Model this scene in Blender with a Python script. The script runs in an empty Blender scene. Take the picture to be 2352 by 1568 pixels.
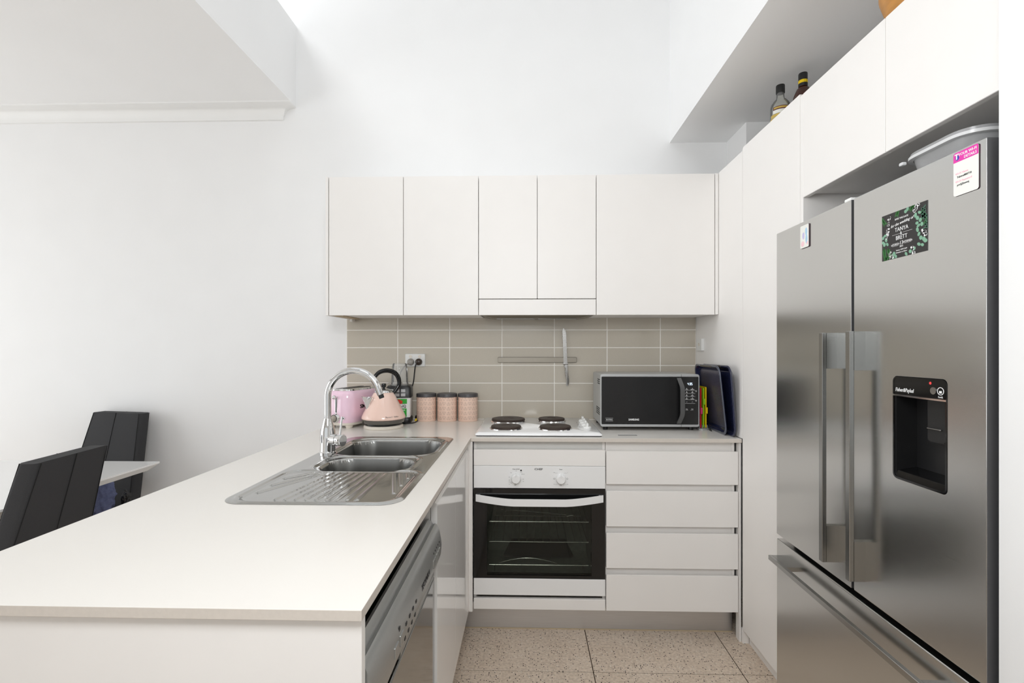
import bpy, bmesh, math, random
from mathutils import Vector, Matrix, Euler

R = math.radians
scene = bpy.context.scene
COL = scene.collection
rnd = random.Random(7)

# ------------------------------------------------------------------ camera
F_PX, YAW = 1130.0, math.atan(30 / 1130.0)
cam_d = bpy.data.cameras.new('camera')
cam_d.sensor_width = 36.0
cam_d.lens = 36.0 * F_PX / 2352.0
cam_d.shift_x = -4 / 2352.0
cam_d.shift_y = 18 / 2352.0
cam_d.clip_start = 0.02
cam = bpy.data.objects.new('camera', cam_d)
cam.location = (0, 0, 1.31)
cam.rotation_euler = (R(90), 0, YAW)
COL.objects.link(cam)
scene.camera = cam

# ------------------------------------------------------------------ world, lights, exposure
world = bpy.data.worlds.new('sky')
scene.world = world
world.use_nodes = True
bg = world.node_tree.nodes['Background']
bg.inputs[0].default_value = (0.93, 0.97, 1.0, 1)
bg.inputs[1].default_value = 0.25


def area(name, loc, rot, sx, sy, power, col=(1, 1, 1)):
    d = bpy.data.lights.new(name, 'AREA')
    d.shape = 'RECTANGLE'
    d.size, d.size_y = sx, sy
    d.energy = power
    d.color = col
    o = bpy.data.objects.new(name, d)
    o.location = loc
    o.rotation_euler = rot
    COL.objects.link(o)
    return o


# daylight entering by the glazed openings of the room
area('daylight_sliding_door', (-4.67, 0.85, 1.2), (0, R(-90), 0), 2.3, 3.2, 52, (0.96, 0.985, 1.0))
area('daylight_rear_glazing', (-1.15, -3.17, 1.2), (R(90), 0, 0), 4.4, 2.25, 16, (0.96, 0.985, 1.0))
area('daylight_skylight', (-2.45, 1.2, 4.66), (0, 0, 0), 1.1, 2.3, 42, (0.96, 0.985, 1.0))
area('daylight_kitchen_skylight', (-0.25, 1.45, 4.66), (0, 0, 0), 1.5, 1.5, 5, (0.96, 0.985, 1.0))
area('daylight_entry_skylight', (-0.25, -0.35, 4.66), (0, 0, 0), 1.5, 1.3, 8, (0.96, 0.985, 1.0))
# unseen soft fill light added beside the camera to brighten the galley
area('camera_fill', (-0.12, 0.06, 1.95), (R(76), 0, R(4)), 0.6, 0.55, 15.0, (0.97, 0.99, 1.0))
scene.cycles.max_bounces = 8
scene.cycles.diffuse_bounces = 5
scene.cycles.glossy_bounces = 3
scene.cycles.use_light_tree = False

scene.view_settings.view_transform = 'Standard'
scene.view_settings.look = 'None'
scene.view_settings.gamma = 1.0
scene.view_settings.use_curve_mapping = False
scene.view_settings.exposure = 0.1


# ------------------------------------------------------------------ helpers: materials
def lin(c):
    out = []
    for v in c:
        v = v / 255.0
        out.append(v / 12.92 if v <= 0.04045 else ((v + 0.055) / 1.055) ** 2.4)
    return tuple(out) + (1.0,)


MATS = {}


def mat(name, rgb, rough=0.5, metal=0.0, var=0.03, scale=40.0, bump=0.0, bscale=200.0, coat=0.0, spec=None,
        stretch=None, emis=None, estr=0.0, aniso=0.0, rvar=0.0):
    """Principled material whose colour, gloss and relief come from procedural noise."""
    m = bpy.data.materials.new(name)
    m.use_nodes = True
    nt = m.node_tree
    p = nt.nodes['Principled BSDF']
    p.inputs['Roughness'].default_value = rough
    p.inputs['Metallic'].default_value = metal
    if coat:
        p.inputs['Coat Weight'].default_value = coat
        p.inputs['Coat Roughness'].default_value = 0.05
    if spec is not None:
        p.inputs['Specular IOR Level'].default_value = spec
    if aniso:
        p.inputs['Anisotropic'].default_value = aniso
    tc = nt.nodes.new('ShaderNodeTexCoord')
    mp = nt.nodes.new('ShaderNodeMapping')
    nt.links.new(tc.outputs['Object'], mp.inputs['Vector'])
    if stretch:
        mp.inputs['Scale'].default_value = stretch
    nz = nt.nodes.new('ShaderNodeTexNoise')
    nz.inputs['Scale'].default_value = scale
    nz.inputs['Detail'].default_value = 0.0 if var < 0.025 else 2.0
    nt.links.new((mp if stretch else tc).outputs['Vector' if stretch else 'Object'], nz.inputs['Vector'])
    mix = nt.nodes.new('ShaderNodeMix')
    mix.data_type = 'RGBA'
    c = lin(rgb)
    mix.inputs[6].default_value = tuple(max(0, v * (1 - var)) for v in c[:3]) + (1,)
    mix.inputs[7].default_value = tuple(min(1, v * (1 + var)) for v in c[:3]) + (1,)
    nt.links.new(nz.outputs[0], mix.inputs[0])
    nt.links.new(mix.outputs[2], p.inputs['Base Color'])
    if rvar:
        mr = nt.nodes.new('ShaderNodeMapRange')
        mr.inputs['To Min'].default_value = max(0.02, rough - rvar)
        mr.inputs['To Max'].default_value = rough + rvar
        nt.links.new(nz.outputs[0], mr.inputs['Value'])
        nt.links.new(mr.outputs[0], p.inputs['Roughness'])
    if bump:
        n2 = nt.nodes.new('ShaderNodeTexNoise')
        n2.inputs['Scale'].default_value = bscale
        nt.links.new(mp.outputs['Vector'], n2.inputs['Vector'])
        bp = nt.nodes.new('ShaderNodeBump')
        bp.inputs['Strength'].default_value = bump
        bp.inputs['Distance'].default_value = 0.002
        nt.links.new(n2.outputs[0], bp.inputs['Height'])
        nt.links.new(bp.outputs[0], p.inputs['Normal'])
    if emis:
        p.inputs['Emission Color'].default_value = lin(emis)
        p.inputs['Emission Strength'].default_value = estr
    MATS[name] = m
    return m


def clear(name, tint, gloss=0.08, rough=0.03, ior=1.45, body=0.0, body_rgb=(255, 255, 255)):
    """Thin clear glass or plastic: see-through with a Fresnel sheen and an optional milky body."""
    m = bpy.data.materials.new(name)
    m.use_nodes = True
    nt = m.node_tree
    nt.nodes.remove(nt.nodes['Principled BSDF'])
    out = nt.nodes['Material Output']
    tr = nt.nodes.new('ShaderNodeBsdfTransparent')
    tr.inputs[0].default_value = lin(tint)
    gl = nt.nodes.new('ShaderNodeBsdfGlossy')
    gl.inputs['Roughness'].default_value = rough
    fr = nt.nodes.new('ShaderNodeFresnel')
    fr.inputs[0].default_value = ior
    mul = nt.nodes.new('ShaderNodeMath')
    mul.operation = 'MULTIPLY_ADD'
    mul.inputs[1].default_value = 1.0
    mul.inputs[2].default_value = gloss
    mul.use_clamp = True
    nt.links.new(fr.outputs[0], mul.inputs[0])
    base = tr.outputs[0]
    if body:
        df = nt.nodes.new('ShaderNodeBsdfDiffuse')
        nz = nt.nodes.new('ShaderNodeTexNoise')
        nz.inputs['Scale'].default_value = 30
        cm = nt.nodes.new('ShaderNodeMix')
        cm.data_type = 'RGBA'
        c = lin(body_rgb)
        cm.inputs[6].default_value = tuple(v * 0.94 for v in c[:3]) + (1,)
        cm.inputs[7].default_value = c
        nt.links.new(nz.outputs[0], cm.inputs[0])
        nt.links.new(cm.outputs[2], df.inputs[0])
        mx0 = nt.nodes.new('ShaderNodeMixShader')
        mx0.inputs[0].default_value = body
        nt.links.new(tr.outputs[0], mx0.inputs[1])
        nt.links.new(df.outputs[0], mx0.inputs[2])
        base = mx0.outputs[0]
    mx = nt.nodes.new('ShaderNodeMixShader')
    nt.links.new(mul.outputs[0], mx.inputs[0])
    nt.links.new(base, mx.inputs[1])
    nt.links.new(gl.outputs[0], mx.inputs[2])
    nt.links.new(mx.outputs[0], out.inputs[0])
    MATS[name] = m
    return m


mat('wall_paint', (243, 243, 243), 0.62, var=0.012, scale=6)
mat('ceiling_paint', (245, 245, 245), 0.7, var=0.01, scale=5)
mat('trim_paint', (242, 242, 241), 0.45, var=0.01, scale=9)
mat('laminate', (245, 242, 239), 0.42, var=0.008, scale=12)
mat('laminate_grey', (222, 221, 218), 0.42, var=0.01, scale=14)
mat('laminate_gloss', (245, 243, 241), 0.09, var=0.008, scale=12)
mat('chipboard', (196, 178, 150), 0.8, var=0.12, scale=60)
mat('tile_glaze', (199, 191, 177), 0.14, var=0.06, scale=420, bump=0.006, bscale=14)
mat('grout', (252, 249, 243), 0.85, var=0.03, scale=60, bump=0.1, bscale=300)
mat('floor_grout', (70, 55, 44), 0.9, var=0.1, scale=60)
mat('steel', (172, 172, 170), 0.24, 1.0, var=0.05, scale=30, stretch=(1, 1, 60), bump=0.0, rvar=0.05)
mat('steel_fridge', (204, 204, 202), 0.215, 1.0, var=0.03, scale=24, stretch=(1.5, 1.5, 70), rvar=0.03)
mat('door_edge', (84, 84, 86), 0.5, 0.2, var=0.05, scale=40)
mat('steel_side', (92, 92, 92), 0.42, 1.0, var=0.04, scale=20)
mat('steel_sink', (184, 184, 182), 0.12, 1.0, var=0.05, scale=60, rvar=0.05, bump=0.01, bscale=90)
mat('steel_bowl', (142, 142, 140), 0.3, 1.0, var=0.07, scale=30, stretch=(1, 1, 0.06), rvar=0.06)
mat('steel_satin', (142, 136, 126), 0.42, 1.0, var=0.06, scale=25, stretch=(0.4, 4, 4), rvar=0.06)
mat('kick_steel', (214, 214, 215), 0.42, 1.0, var=0.08, scale=18, stretch=(0.6, 6, 30), rvar=0.07)
mat('chrome', (226, 226, 226), 0.05, 1.0, var=0.01, scale=20)
mat('chrome_dark', (120, 118, 114), 0.12, 1.0, var=0.08, scale=60, rvar=0.06)
mat('black_plastic', (26, 26, 27), 0.38, var=0.15, scale=80)
mat('black_gloss', (14, 14, 15), 0.07, var=0.2, scale=50)
mat('black_speckle', (22, 22, 23), 0.22, var=0.55, scale=700)
mat('dark_seam', (18, 18, 18), 0.8, var=0.2, scale=80)
mat('white_enamel', (244, 244, 244), 0.12, var=0.008, scale=12, coat=0.3)
mat('white_plastic', (238, 238, 236), 0.35, var=0.015, scale=30)
mat('grey_plastic', (158, 154, 148), 0.4, var=0.05, scale=40)
mat('brown_plastic', (56, 44, 36), 0.3, var=0.1, scale=40)
mat('silver_paint', (190, 192, 193), 0.36, 0.55, var=0.05, scale=400)
mat('dishwasher_silver', (172, 173, 171), 0.36, 0.75, var=0.04, scale=300)
mat('dishwasher_door', (150, 150, 148), 0.1, 1.0, var=0.03, scale=15)
mat('hotplate', (64, 52, 46), 0.55, 0.35, var=0.35, scale=22, bump=0.15, bscale=160, rvar=0.12)
mat('toaster_pink', (249, 214, 233), 0.1, var=0.012, scale=8, coat=0.6)
mat('kettle_peach', (250, 216, 202), 0.12, var=0.012, scale=8, coat=0.5)
mat('canister_pink', (250, 219, 201), 0.42, var=0.03, scale=30)
mat('canister_print', (112, 74, 62), 0.5, var=0.05, scale=40)
mat('canister_lid', (74, 72, 74), 0.4, var=0.08, scale=40)
mat('cream', (232, 224, 212), 0.4, var=0.03, scale=30)
mat('tray_enamel', (34, 38, 66), 0.2, var=0.45, scale=230, coat=0.4, rvar=0.08)
mat('tray_rim', (92, 96, 110), 0.25, 0.3, var=0.2, scale=60, coat=0.4)
mat('tray_face', (70, 68, 84), 0.3, 0.2, var=0.5, scale=330, rvar=0.1)
mat('red', (222, 24, 40), 0.4, var=0.04, scale=40)
mat('pink_hot', (232, 62, 120), 0.4, var=0.04, scale=40)
mat('green', (150, 214, 30), 0.4, var=0.04, scale=40)
mat('yellow', (244, 208, 8), 0.4, var=0.04, scale=40)
mat('sticker_green', (48, 170, 52), 0.4, var=0.04, scale=40)
mat('sticker_red', (206, 48, 30), 0.4, var=0.1, scale=90)
mat('sticker_orange', (240, 150, 30), 0.4, var=0.1, scale=90)
mat('paper', (240, 240, 234), 0.6, var=0.015, scale=60)
mat('card_black', (34, 31, 31), 0.4, var=0.12, scale=300)
mat('leaf_pale', (128, 172, 146), 0.6, var=0.18, scale=120)
mat('leaf_dark', (52, 112, 54), 0.6, var=0.25, scale=160)
mat('leaf_teal', (66, 104, 86), 0.6, var=0.2, scale=160)
mat('ink', (28, 28, 30), 0.5, var=0.1, scale=80)
mat('ink_grey', (140, 140, 140), 0.5, var=0.05, scale=80)
mat('ink_white', (240, 240, 240), 0.5, var=0.02, scale=80)
mat('ink_pink', (240, 190, 205), 0.5, var=0.02, scale=80)
mat('magenta', (226, 52, 168), 0.3, var=0.03, scale=60)
mat('logo_blue', (30, 64, 168), 0.3, var=0.05, scale=60)
mat('pastel_blue', (176, 212, 236), 0.5, var=0.1, scale=90)
mat('pastel_pink', (244, 206, 212), 0.5, var=0.08, scale=90)
mat('pastel_lilac', (204, 196, 232), 0.5, var=0.08, scale=90)
mat('magnet_edge', (60, 36, 46), 0.6, var=0.1, scale=60)
mat('chair_fabric', (50, 50, 52), 0.85, var=0.4, scale=900, bump=0.25, bscale=900)
mat('chair_thread', (18, 18, 19), 0.85, var=0.1, scale=300)
mat('table_white', (240, 240, 239), 0.1, var=0.01, scale=9, coat=0.3)
mat('jacket_blue', (96, 104, 138), 0.95, var=0.25, scale=160, bump=0.5, bscale=260)
mat('bag_black', (30, 30, 31), 0.16, var=0.3, scale=30, bump=0.6, bscale=28)
mat('bottle_brown', (62, 22, 12), 0.06, var=0.15, scale=30, coat=0.5)
mat('whisky', (232, 216, 140), 0.08, var=0.1, scale=20)
mat('label_gold', (206, 176, 84), 0.4, var=0.15, scale=90)
mat('label_maroon', (92, 34, 40), 0.5, var=0.1, scale=90)
mat('bowl_wood', (196, 138, 66), 0.35, var=0.25, scale=14, stretch=(1, 1, 5), bump=0.05, bscale=60)
mat('oven_cavity', (168, 171, 164), 0.5, 0.1, var=0.25, scale=40)
mat('oven_dark', (52, 50, 48), 0.5, var=0.3, scale=60)
mat('wire', (205, 205, 200), 0.25, 0.9, var=0.04, scale=60)
mat('display_digits', (235, 245, 255), 0.4, emis=(225, 240, 255), estr=1.2)
mat('led_red', (190, 60, 60), 0.4, emis=(230, 60, 60), estr=0.5)
mat('steel_blade', (168, 166, 163), 0.28, 1.0, var=0.06, scale=60, rvar=0.05)
mat('rubber', (40, 40, 42), 0.7, var=0.1, scale=80)
clear('oven_glass', (214, 216, 212), gloss=0.0, rough=0.02, ior=1.35)
clear('cup_plastic', (250, 251, 251), gloss=0.02, rough=0.05, ior=1.2, body=0.16)
clear('tub_plastic', (240, 242, 243), gloss=0.03, rough=0.2, ior=1.15, body=0.34, body_rgb=(252, 252, 253))
clear('tub_rim_plastic', (240, 242, 243), gloss=0.05, rough=0.2, ior=1.3, body=0.75, body_rgb=(250, 250, 251))
clear('bottle_glass', (246, 247, 242), gloss=0.03, rough=0.02, ior=1.3, body=0.14)
clear('window_glass', (250, 252, 252), gloss=0.0, rough=0.01, ior=1.2)


def stone_material():
    m = mat('stone_top', (232, 228, 222), 0.2, var=0.012, scale=900, rvar=0.03)
    return m


stone_material()
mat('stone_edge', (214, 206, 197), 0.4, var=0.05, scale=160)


def floor_material():
    m = bpy.data.materials.new('floor_tile_stone')
    m.use_nodes = True
    nt = m.node_tree
    N, L = nt.nodes.new, nt.links.new
    p = nt.nodes['Principled BSDF']
    p.inputs['Roughness'].default_value = 0.45
    g = N('ShaderNodeNewGeometry')
    n1 = N('ShaderNodeTexNoise'); n1.inputs['Scale'].default_value = 5; n1.inputs['Detail'].default_value = 5
    n2 = N('ShaderNodeTexNoise'); n2.inputs['Scale'].default_value = 90; n2.inputs['Detail'].default_value = 4
    v1 = N('ShaderNodeTexVoronoi'); v1.inputs['Scale'].default_value = 130
    v2 = N('ShaderNodeTexVoronoi'); v2.inputs['Scale'].default_value = 95
    for t in (n1, n2, v1, v2):
        L(g.outputs['Position'], t.inputs['Vector'])
    a = N('ShaderNodeMix'); a.data_type = 'RGBA'
    a.inputs[6].default_value = lin((204, 184, 163)); a.inputs[7].default_value = lin((232, 217, 200))
    L(n1.outputs[0], a.inputs[0])
    b = N('ShaderNodeMix'); b.data_type = 'RGBA'; b.blend_type = 'MULTIPLY'
    b.inputs[0].default_value = 0.5
    r2 = N('ShaderNodeValToRGB')
    r2.color_ramp.elements[0].position = 0.35; r2.color_ramp.elements[0].color = (0.55, 0.5, 0.46, 1)
    r2.color_ramp.elements[1].position = 0.6; r2.color_ramp.elements[1].color = (1, 1, 1, 1)
    L(n2.outputs[0], r2.inputs[0]); L(a.outputs[2], b.inputs[6]); L(r2.outputs[0], b.inputs[7])

    def specks(vor, thr, pick_lo, pick_hi, prev, rgb):
        # a cell's dot shows when its random colour falls in a window
        sx = N('ShaderNodeSeparateColor'); L(vor.outputs['Color'], sx.inputs[0])
        c1 = N('ShaderNodeMath'); c1.operation = 'GREATER_THAN'; c1.inputs[1].default_value = pick_lo
        c2 = N('ShaderNodeMath'); c2.operation = 'LESS_THAN'; c2.inputs[1].default_value = pick_hi
        c3 = N('ShaderNodeMath'); c3.operation = 'LESS_THAN'; c3.inputs[1].default_value = thr
        m1 = N('ShaderNodeMath'); m1.operation = 'MULTIPLY'
        m2 = N('ShaderNodeMath'); m2.operation = 'MULTIPLY'
        L(sx.outputs[0], c1.inputs[0]); L(sx.outputs[0], c2.inputs[0]); L(vor.outputs['Distance'], c3.inputs[0])
        L(c1.outputs[0], m1.inputs[0]); L(c2.outputs[0], m1.inputs[1])
        L(m1.outputs[0], m2.inputs[0]); L(c3.outputs[0], m2.inputs[1])
        mx = N('ShaderNodeMix'); mx.data_type = 'RGBA'; mx.inputs[7].default_value = lin(rgb)
        L(m2.outputs[0], mx.inputs[0]); L(prev, mx.inputs[6])
        return mx.outputs[2]
    o = specks(v1, 0.33, 0.0, 0.22, b.outputs[2], (58, 46, 38))
    o = specks(v2, 0.30, 0.8, 1.0, o, (222, 212, 198))
    o = specks(v1, 0.26, 0.6, 0.75, o, (210, 198, 182))
    L(o, p.inputs['Base Color'])
    MATS['floor_tile_stone'] = m


floor_material()


# ------------------------------------------------------------------ helpers: geometry
class B:
    """Collects shapes; build() links them as ONE mesh object."""

    def __init__(self):
        self.v, self.f, self.wn = [], [], False

    def add(self, verts, faces):
        o = len(self.v)
        self.v += [tuple(p) for p in verts]
        self.f += [tuple(i + o for i in f) for f in faces]
        return self

    def box(self, x0, x1, y0, y1, z0, z1, bev=0.0, seg=2):
        x0, x1 = min(x0, x1), max(x0, x1)
        y0, y1 = min(y0, y1), max(y0, y1)
        z0, z1 = min(z0, z1), max(z0, z1)
        if not bev:
            v = [(x, y, z) for z in (z0, z1) for y in (y0, y1) for x in (x0, x1)]
            return self.add(v, [(0, 2, 3, 1), (4, 5, 7, 6), (0, 1, 5, 4), (2, 6, 7, 3), (0, 4, 6, 2), (1, 3, 7, 5)])
        bm = bmesh.new()
        bmesh.ops.create_cube(bm, size=1.0)
        for q in bm.verts:
            q.co = ((x0 + x1) / 2 + q.co.x * (x1 - x0), (y0 + y1) / 2 + q.co.y * (y1 - y0), (z0 + z1) / 2 + q.co.z * (z1 - z0))
        self.wn = self.wn or seg > 1
        bmesh.ops.bevel(bm, geom=bm.edges[:], offset=bev, segments=seg, profile=0.5, affect='EDGES')
        return self.bm(bm)

    def bm(self, bm, mtx=None):
        bm.verts.index_update()
        vs = [(mtx @ q.co if mtx else q.co.copy()) for q in bm.verts]
        fs = [[q.index for q in f.verts] for f in bm.faces]
        bm.free()
        return self.add(vs, fs)

    def prism(self, poly, a0, a1, axis='z', cap=True):
        """Extrude a closed 2D outline; axis x: (y,z), axis y: (x,z), axis z: (x,y)."""
        def P(u, w, a):
            return {'x': (a, u, w), 'y': (u, a, w), 'z': (u, w, a)}[axis]
        n = len(poly)
        v = [P(u, w, a0) for u, w in poly] + [P(u, w, a1) for u, w in poly]
        f = [(i, (i + 1) % n, n + (i + 1) % n, n + i) for i in range(n)]
        if cap:
            f += [tuple(range(n))[::-1], tuple(range(n, 2 * n))]
        return self.add(v, f)

    def ring(self, outer, inner, a0, a1, axis='z'):
        """Extruded frame between two outlines with the same number of points."""
        def P(u, w, a):
            return {'x': (a, u, w), 'y': (u, a, w), 'z': (u, w, a)}[axis]
        n = len(outer)
        v = []
        for a in (a0, a1):
            v += [P(u, w, a) for u, w in outer] + [P(u, w, a) for u, w in inner]
        f = []
        for i in range(n):
            j = (i + 1) % n
            f.append((i, j, n + j, n + i))
            f.append((2 * n + i, 3 * n + i, 3 * n + j, 2 * n + j))
            f.append((i, 2 * n + i, 2 * n + j, j))
            f.append((n + i, n + j, 3 * n + j, 3 * n + i))
        return self.add(v, f)

    def tube(self, pts, r, n=10, closed=False, cap=True):
        pts = [Vector(p) for p in pts]
        m = len(pts)
        rs = r if isinstance(r, (list, tuple)) else [r] * m
        tang = []
        for i in range(m):
            if closed:
                t = pts[(i + 1) % m] - pts[i - 1]
            else:
                t = pts[min(i + 1, m - 1)] - pts[max(i - 1, 0)]
            tang.append(t.normalized())
        up = Vector((0, 0, 1)) if abs(tang[0].z) < 0.9 else Vector((1, 0, 0))
        nrm = tang[0].cross(up).normalized()
        v, f = [], []
        for i in range(m):
            nrm = (nrm - tang[i] * nrm.dot(tang[i])).normalized()
            bi = tang[i].cross(nrm)
            for k in range(n):
                a = 2 * math.pi * k / n
                v.append(pts[i] + (nrm * math.cos(a) + bi * math.sin(a)) * rs[i])
        for i in range(m if closed else m - 1):
            for k in range(n):
                a, b_ = i * n + k, i * n + (k + 1) % n
                c, d = ((i + 1) % m) * n + (k + 1) % n, ((i + 1) % m) * n + k
                f.append((a, b_, c, d))
        if cap and not closed:
            f += [tuple(range(n))[::-1], tuple(range((m - 1) * n, m * n))]
        return self.add(v, f)

    def lathe(self, prof, c=(0, 0, 0), n=32, axis='z', cap=False):
        v, f = [], []
        m = len(prof)
        for r, h in prof:
            for k in range(n):
                a = 2 * math.pi * k / n
                u, w = r * math.cos(a), r * math.sin(a)
                p = {'z': (u, w, h), 'y': (u, -h, w), 'x': (h, u, w)}[axis]
                v.append((c[0] + p[0], c[1] + p[1], c[2] + p[2]))
        for i in range(m - 1):
            for k in range(n):
                f.append((i * n + k, i * n + (k + 1) % n, (i + 1) * n + (k + 1) % n, (i + 1) * n + k))
        if cap or prof[0][0] > 1e-5:
            f.append(tuple(range(n))[::-1])
        if cap or prof[-1][0] > 1e-5:
            f.append(tuple(range((m - 1) * n, m * n)))
        return self.add(v, f)

    def cyl(self, c, r, h, axis='z', n=24, bev=0.0):
        """Cylinder from c along +axis (axis y runs towards -y, out of a wall)."""
        if bev:
            return self.lathe([(r - bev, 0), (r, bev), (r, h - bev), (r - bev, h)], c, n, axis)
        return self.lathe([(r, 0), (r, h)], c, n, axis)

    def xf(self, m):
        self.v = [tuple(m @ Vector(p)) for p in self.v]
        return self

    def build(self, name, material, parent=None, smooth=True, ang=35, bevel=0.0, subsurf=0):
        me = bpy.data.meshes.new(name)
        me.from_pydata(self.v, [], self.f)
        bm = bmesh.new()
        bm.from_mesh(me)
        bmesh.ops.remove_doubles(bm, verts=bm.verts[:], dist=1e-6)
        bmesh.ops.recalc_face_normals(bm, faces=bm.faces[:])
        bm.to_mesh(me)
        bm.free()
        if smooth:
            me.polygons.foreach_set('use_smooth', [True] * len(me.polygons))
            me.set_sharp_from_angle(angle=R(ang))
        me.materials.append(MATS[material])
        o = link(name, me, parent, bevel, subsurf)
        if self.wn:
            md = o.modifiers.new('face_normals', 'WEIGHTED_NORMAL')
            md.keep_sharp = True
        return o


def link(name, me, parent=None, bevel=0.0, subsurf=0):
    o = bpy.data.objects.new(name, me)
    COL.objects.link(o)
    if parent is not None:
        o.parent = parent
        if parent.get('_world'):
            o.matrix_parent_inverse = inv_of(parent)
    if bevel:
        md = o.modifiers.new('edge', 'BEVEL')
        md.width = bevel
        md.segments = 2
        md.limit_method = 'ANGLE'
        md.harden_normals = True
    if subsurf:
        md = o.modifiers.new('smooth', 'SUBSURF')
        md.levels = md.render_levels = subsurf
    return o


def inv_of(o):
    m = Matrix.LocRotScale(o.location, o.rotation_euler, None)
    if o.parent is not None:
        m = Matrix.LocRotScale(o.parent.location, o.parent.rotation_euler, None) @ m
    return m.inverted()


def thing(name, label, cat, loc=(0, 0, 0), rz=0.0, group=None, world=True):
    """Empty at a thing's base. world=True: parts are modelled in room coordinates; else in the thing's own."""
    o = bpy.data.objects.new(name, None)
    o.empty_display_size = 0.05
    COL.objects.link(o)
    o.location = loc
    o.rotation_euler = (0, 0, rz)
    o['label'] = label
    o['category'] = cat
    if group:
        o['group'] = group
    if world:
        o['_world'] = 1
    return o


def tag(o, label, cat, group=None):
    o['label'] = label
    o['category'] = cat
    if group:
        o['group'] = group
    return o


def struct(o, label=None):
    o['kind'] = 'structure'
    if label:
        o['label'] = label
    return o


def rrect(x0, x1, y0, y1, r, n=5):
    p = []
    for cx, cy, a0 in ((x1 - r, y1 - r, 0), (x0 + r, y1 - r, 90), (x0 + r, y0 + r, 180), (x1 - r, y0 + r, 270)):
        for k in range(n + 1):
            a = R(a0 + 90 * k / n)
            p.append((cx + r * math.cos(a), cy + r * math.sin(a)))
    return p


def arc3(c, r, a0, a1, n, plane='xz'):
    out = []
    for k in range(n + 1):
        a = R(a0 + (a1 - a0) * k / n)
        u, w = r * math.cos(a), r * math.sin(a)
        out.append({'xz': (c[0] + u, c[1], c[2] + w), 'xy': (c[0] + u, c[1] + w, c[2]), 'yz': (c[0], c[1] + u, c[2] + w)}[plane])
    return out


def spline(pts, n=8):
    pts = [Vector(p) for p in pts]
    out = []
    for i in range(len(pts) - 1):
        p0, p1, p2, p3 = pts[max(i - 1, 0)], pts[i], pts[i + 1], pts[min(i + 2, len(pts) - 1)]
        for k in range(n):
            t = k / n
            out.append(0.5 * ((2 * p1) + (p2 - p0) * t + (2 * p0 - 5 * p1 + 4 * p2 - p3) * t * t + (3 * p1 - p0 - 3 * p2 + p3) * t ** 3))
    out.append(pts[-1])
    return out


FACE = {'-y': (R(90), 0, 0), '-x': (R(90), 0, R(-90)), '+x': (R(90), 0, R(90)), '+z': (0, 0, 0)}


def lettering(b, s, size, loc, face='-y', rot=0.0, align='CENTER', bold=0.0, shear=0.0, sx=1.0, mtx=None, thick=0.0003):
    """Adds a line of lettering as thin flat relief to builder b."""
    cu = bpy.data.curves.new('t', 'FONT')
    cu.body = s
    cu.size = size
    cu.align_x = align
    cu.align_y = 'CENTER'
    cu.extrude = thick
    cu.offset = bold * size
    cu.shear = shear
    cu.resolution_u = 2
    o = bpy.data.objects.new('t', cu)
    COL.objects.link(o)
    dg = bpy.context.evaluated_depsgraph_get()
    me = bpy.data.meshes.new_from_object(o.evaluated_get(dg))
    m = mtx if mtx is not None else Matrix.Translation(loc) @ Euler(FACE[face]).to_matrix().to_4x4() @ Matrix.Rotation(rot, 4, 'Z')
    m = m @ Matrix.Diagonal((sx, 1, 1, 1))
    b.add([m @ v.co for v in me.vertices], [tuple(p.vertices) for p in me.polygons])
    bpy.data.objects.remove(o)
    bpy.data.meshes.remove(me)
    bpy.data.curves.remove(cu)
    return b


def slab_cells(xs, ys, fill, z0, z1):
    """Slab from a grid of rectangular cells; fill(i, j) tells which cells are solid."""
    b = B()
    nx, ny = len(xs) - 1, len(ys) - 1
    ok = lambda i, j: 0 <= i < nx and 0 <= j < ny and fill(i, j)
    for i in range(nx):
        for j in range(ny):
            if not ok(i, j):
                continue
            xa, xb, ya, yb = xs[i], xs[i + 1], ys[j], ys[j + 1]
            b.add([(xa, ya, z1), (xb, ya, z1), (xb, yb, z1), (xa, yb, z1)], [(0, 1, 2, 3)])
            b.add([(xa, ya, z0), (xb, ya, z0), (xb, yb, z0), (xa, yb, z0)], [(3, 2, 1, 0)])
            for di, dj, (p, q) in ((-1, 0, ((xa, yb), (xa, ya))), (1, 0, ((xb, ya), (xb, yb))), (0, -1, ((xa, ya), (xb, ya))), (0, 1, ((xb, yb), (xa, yb)))):
                if not ok(i + di, j + dj):
                    b.add([(p[0], p[1], z0), (q[0], q[1], z0), (q[0], q[1], z1), (p[0], p[1], z1)], [(0, 1, 2, 3)])
    return b

# ================================================================== the setting
YW = 2.82            # back wall
XT = 0.96            # face of the tall cupboards
ZC = 0.91            # worktop
XL, XR, YN, ZU = -4.7, 1.7, -3.2, 4.7

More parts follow.
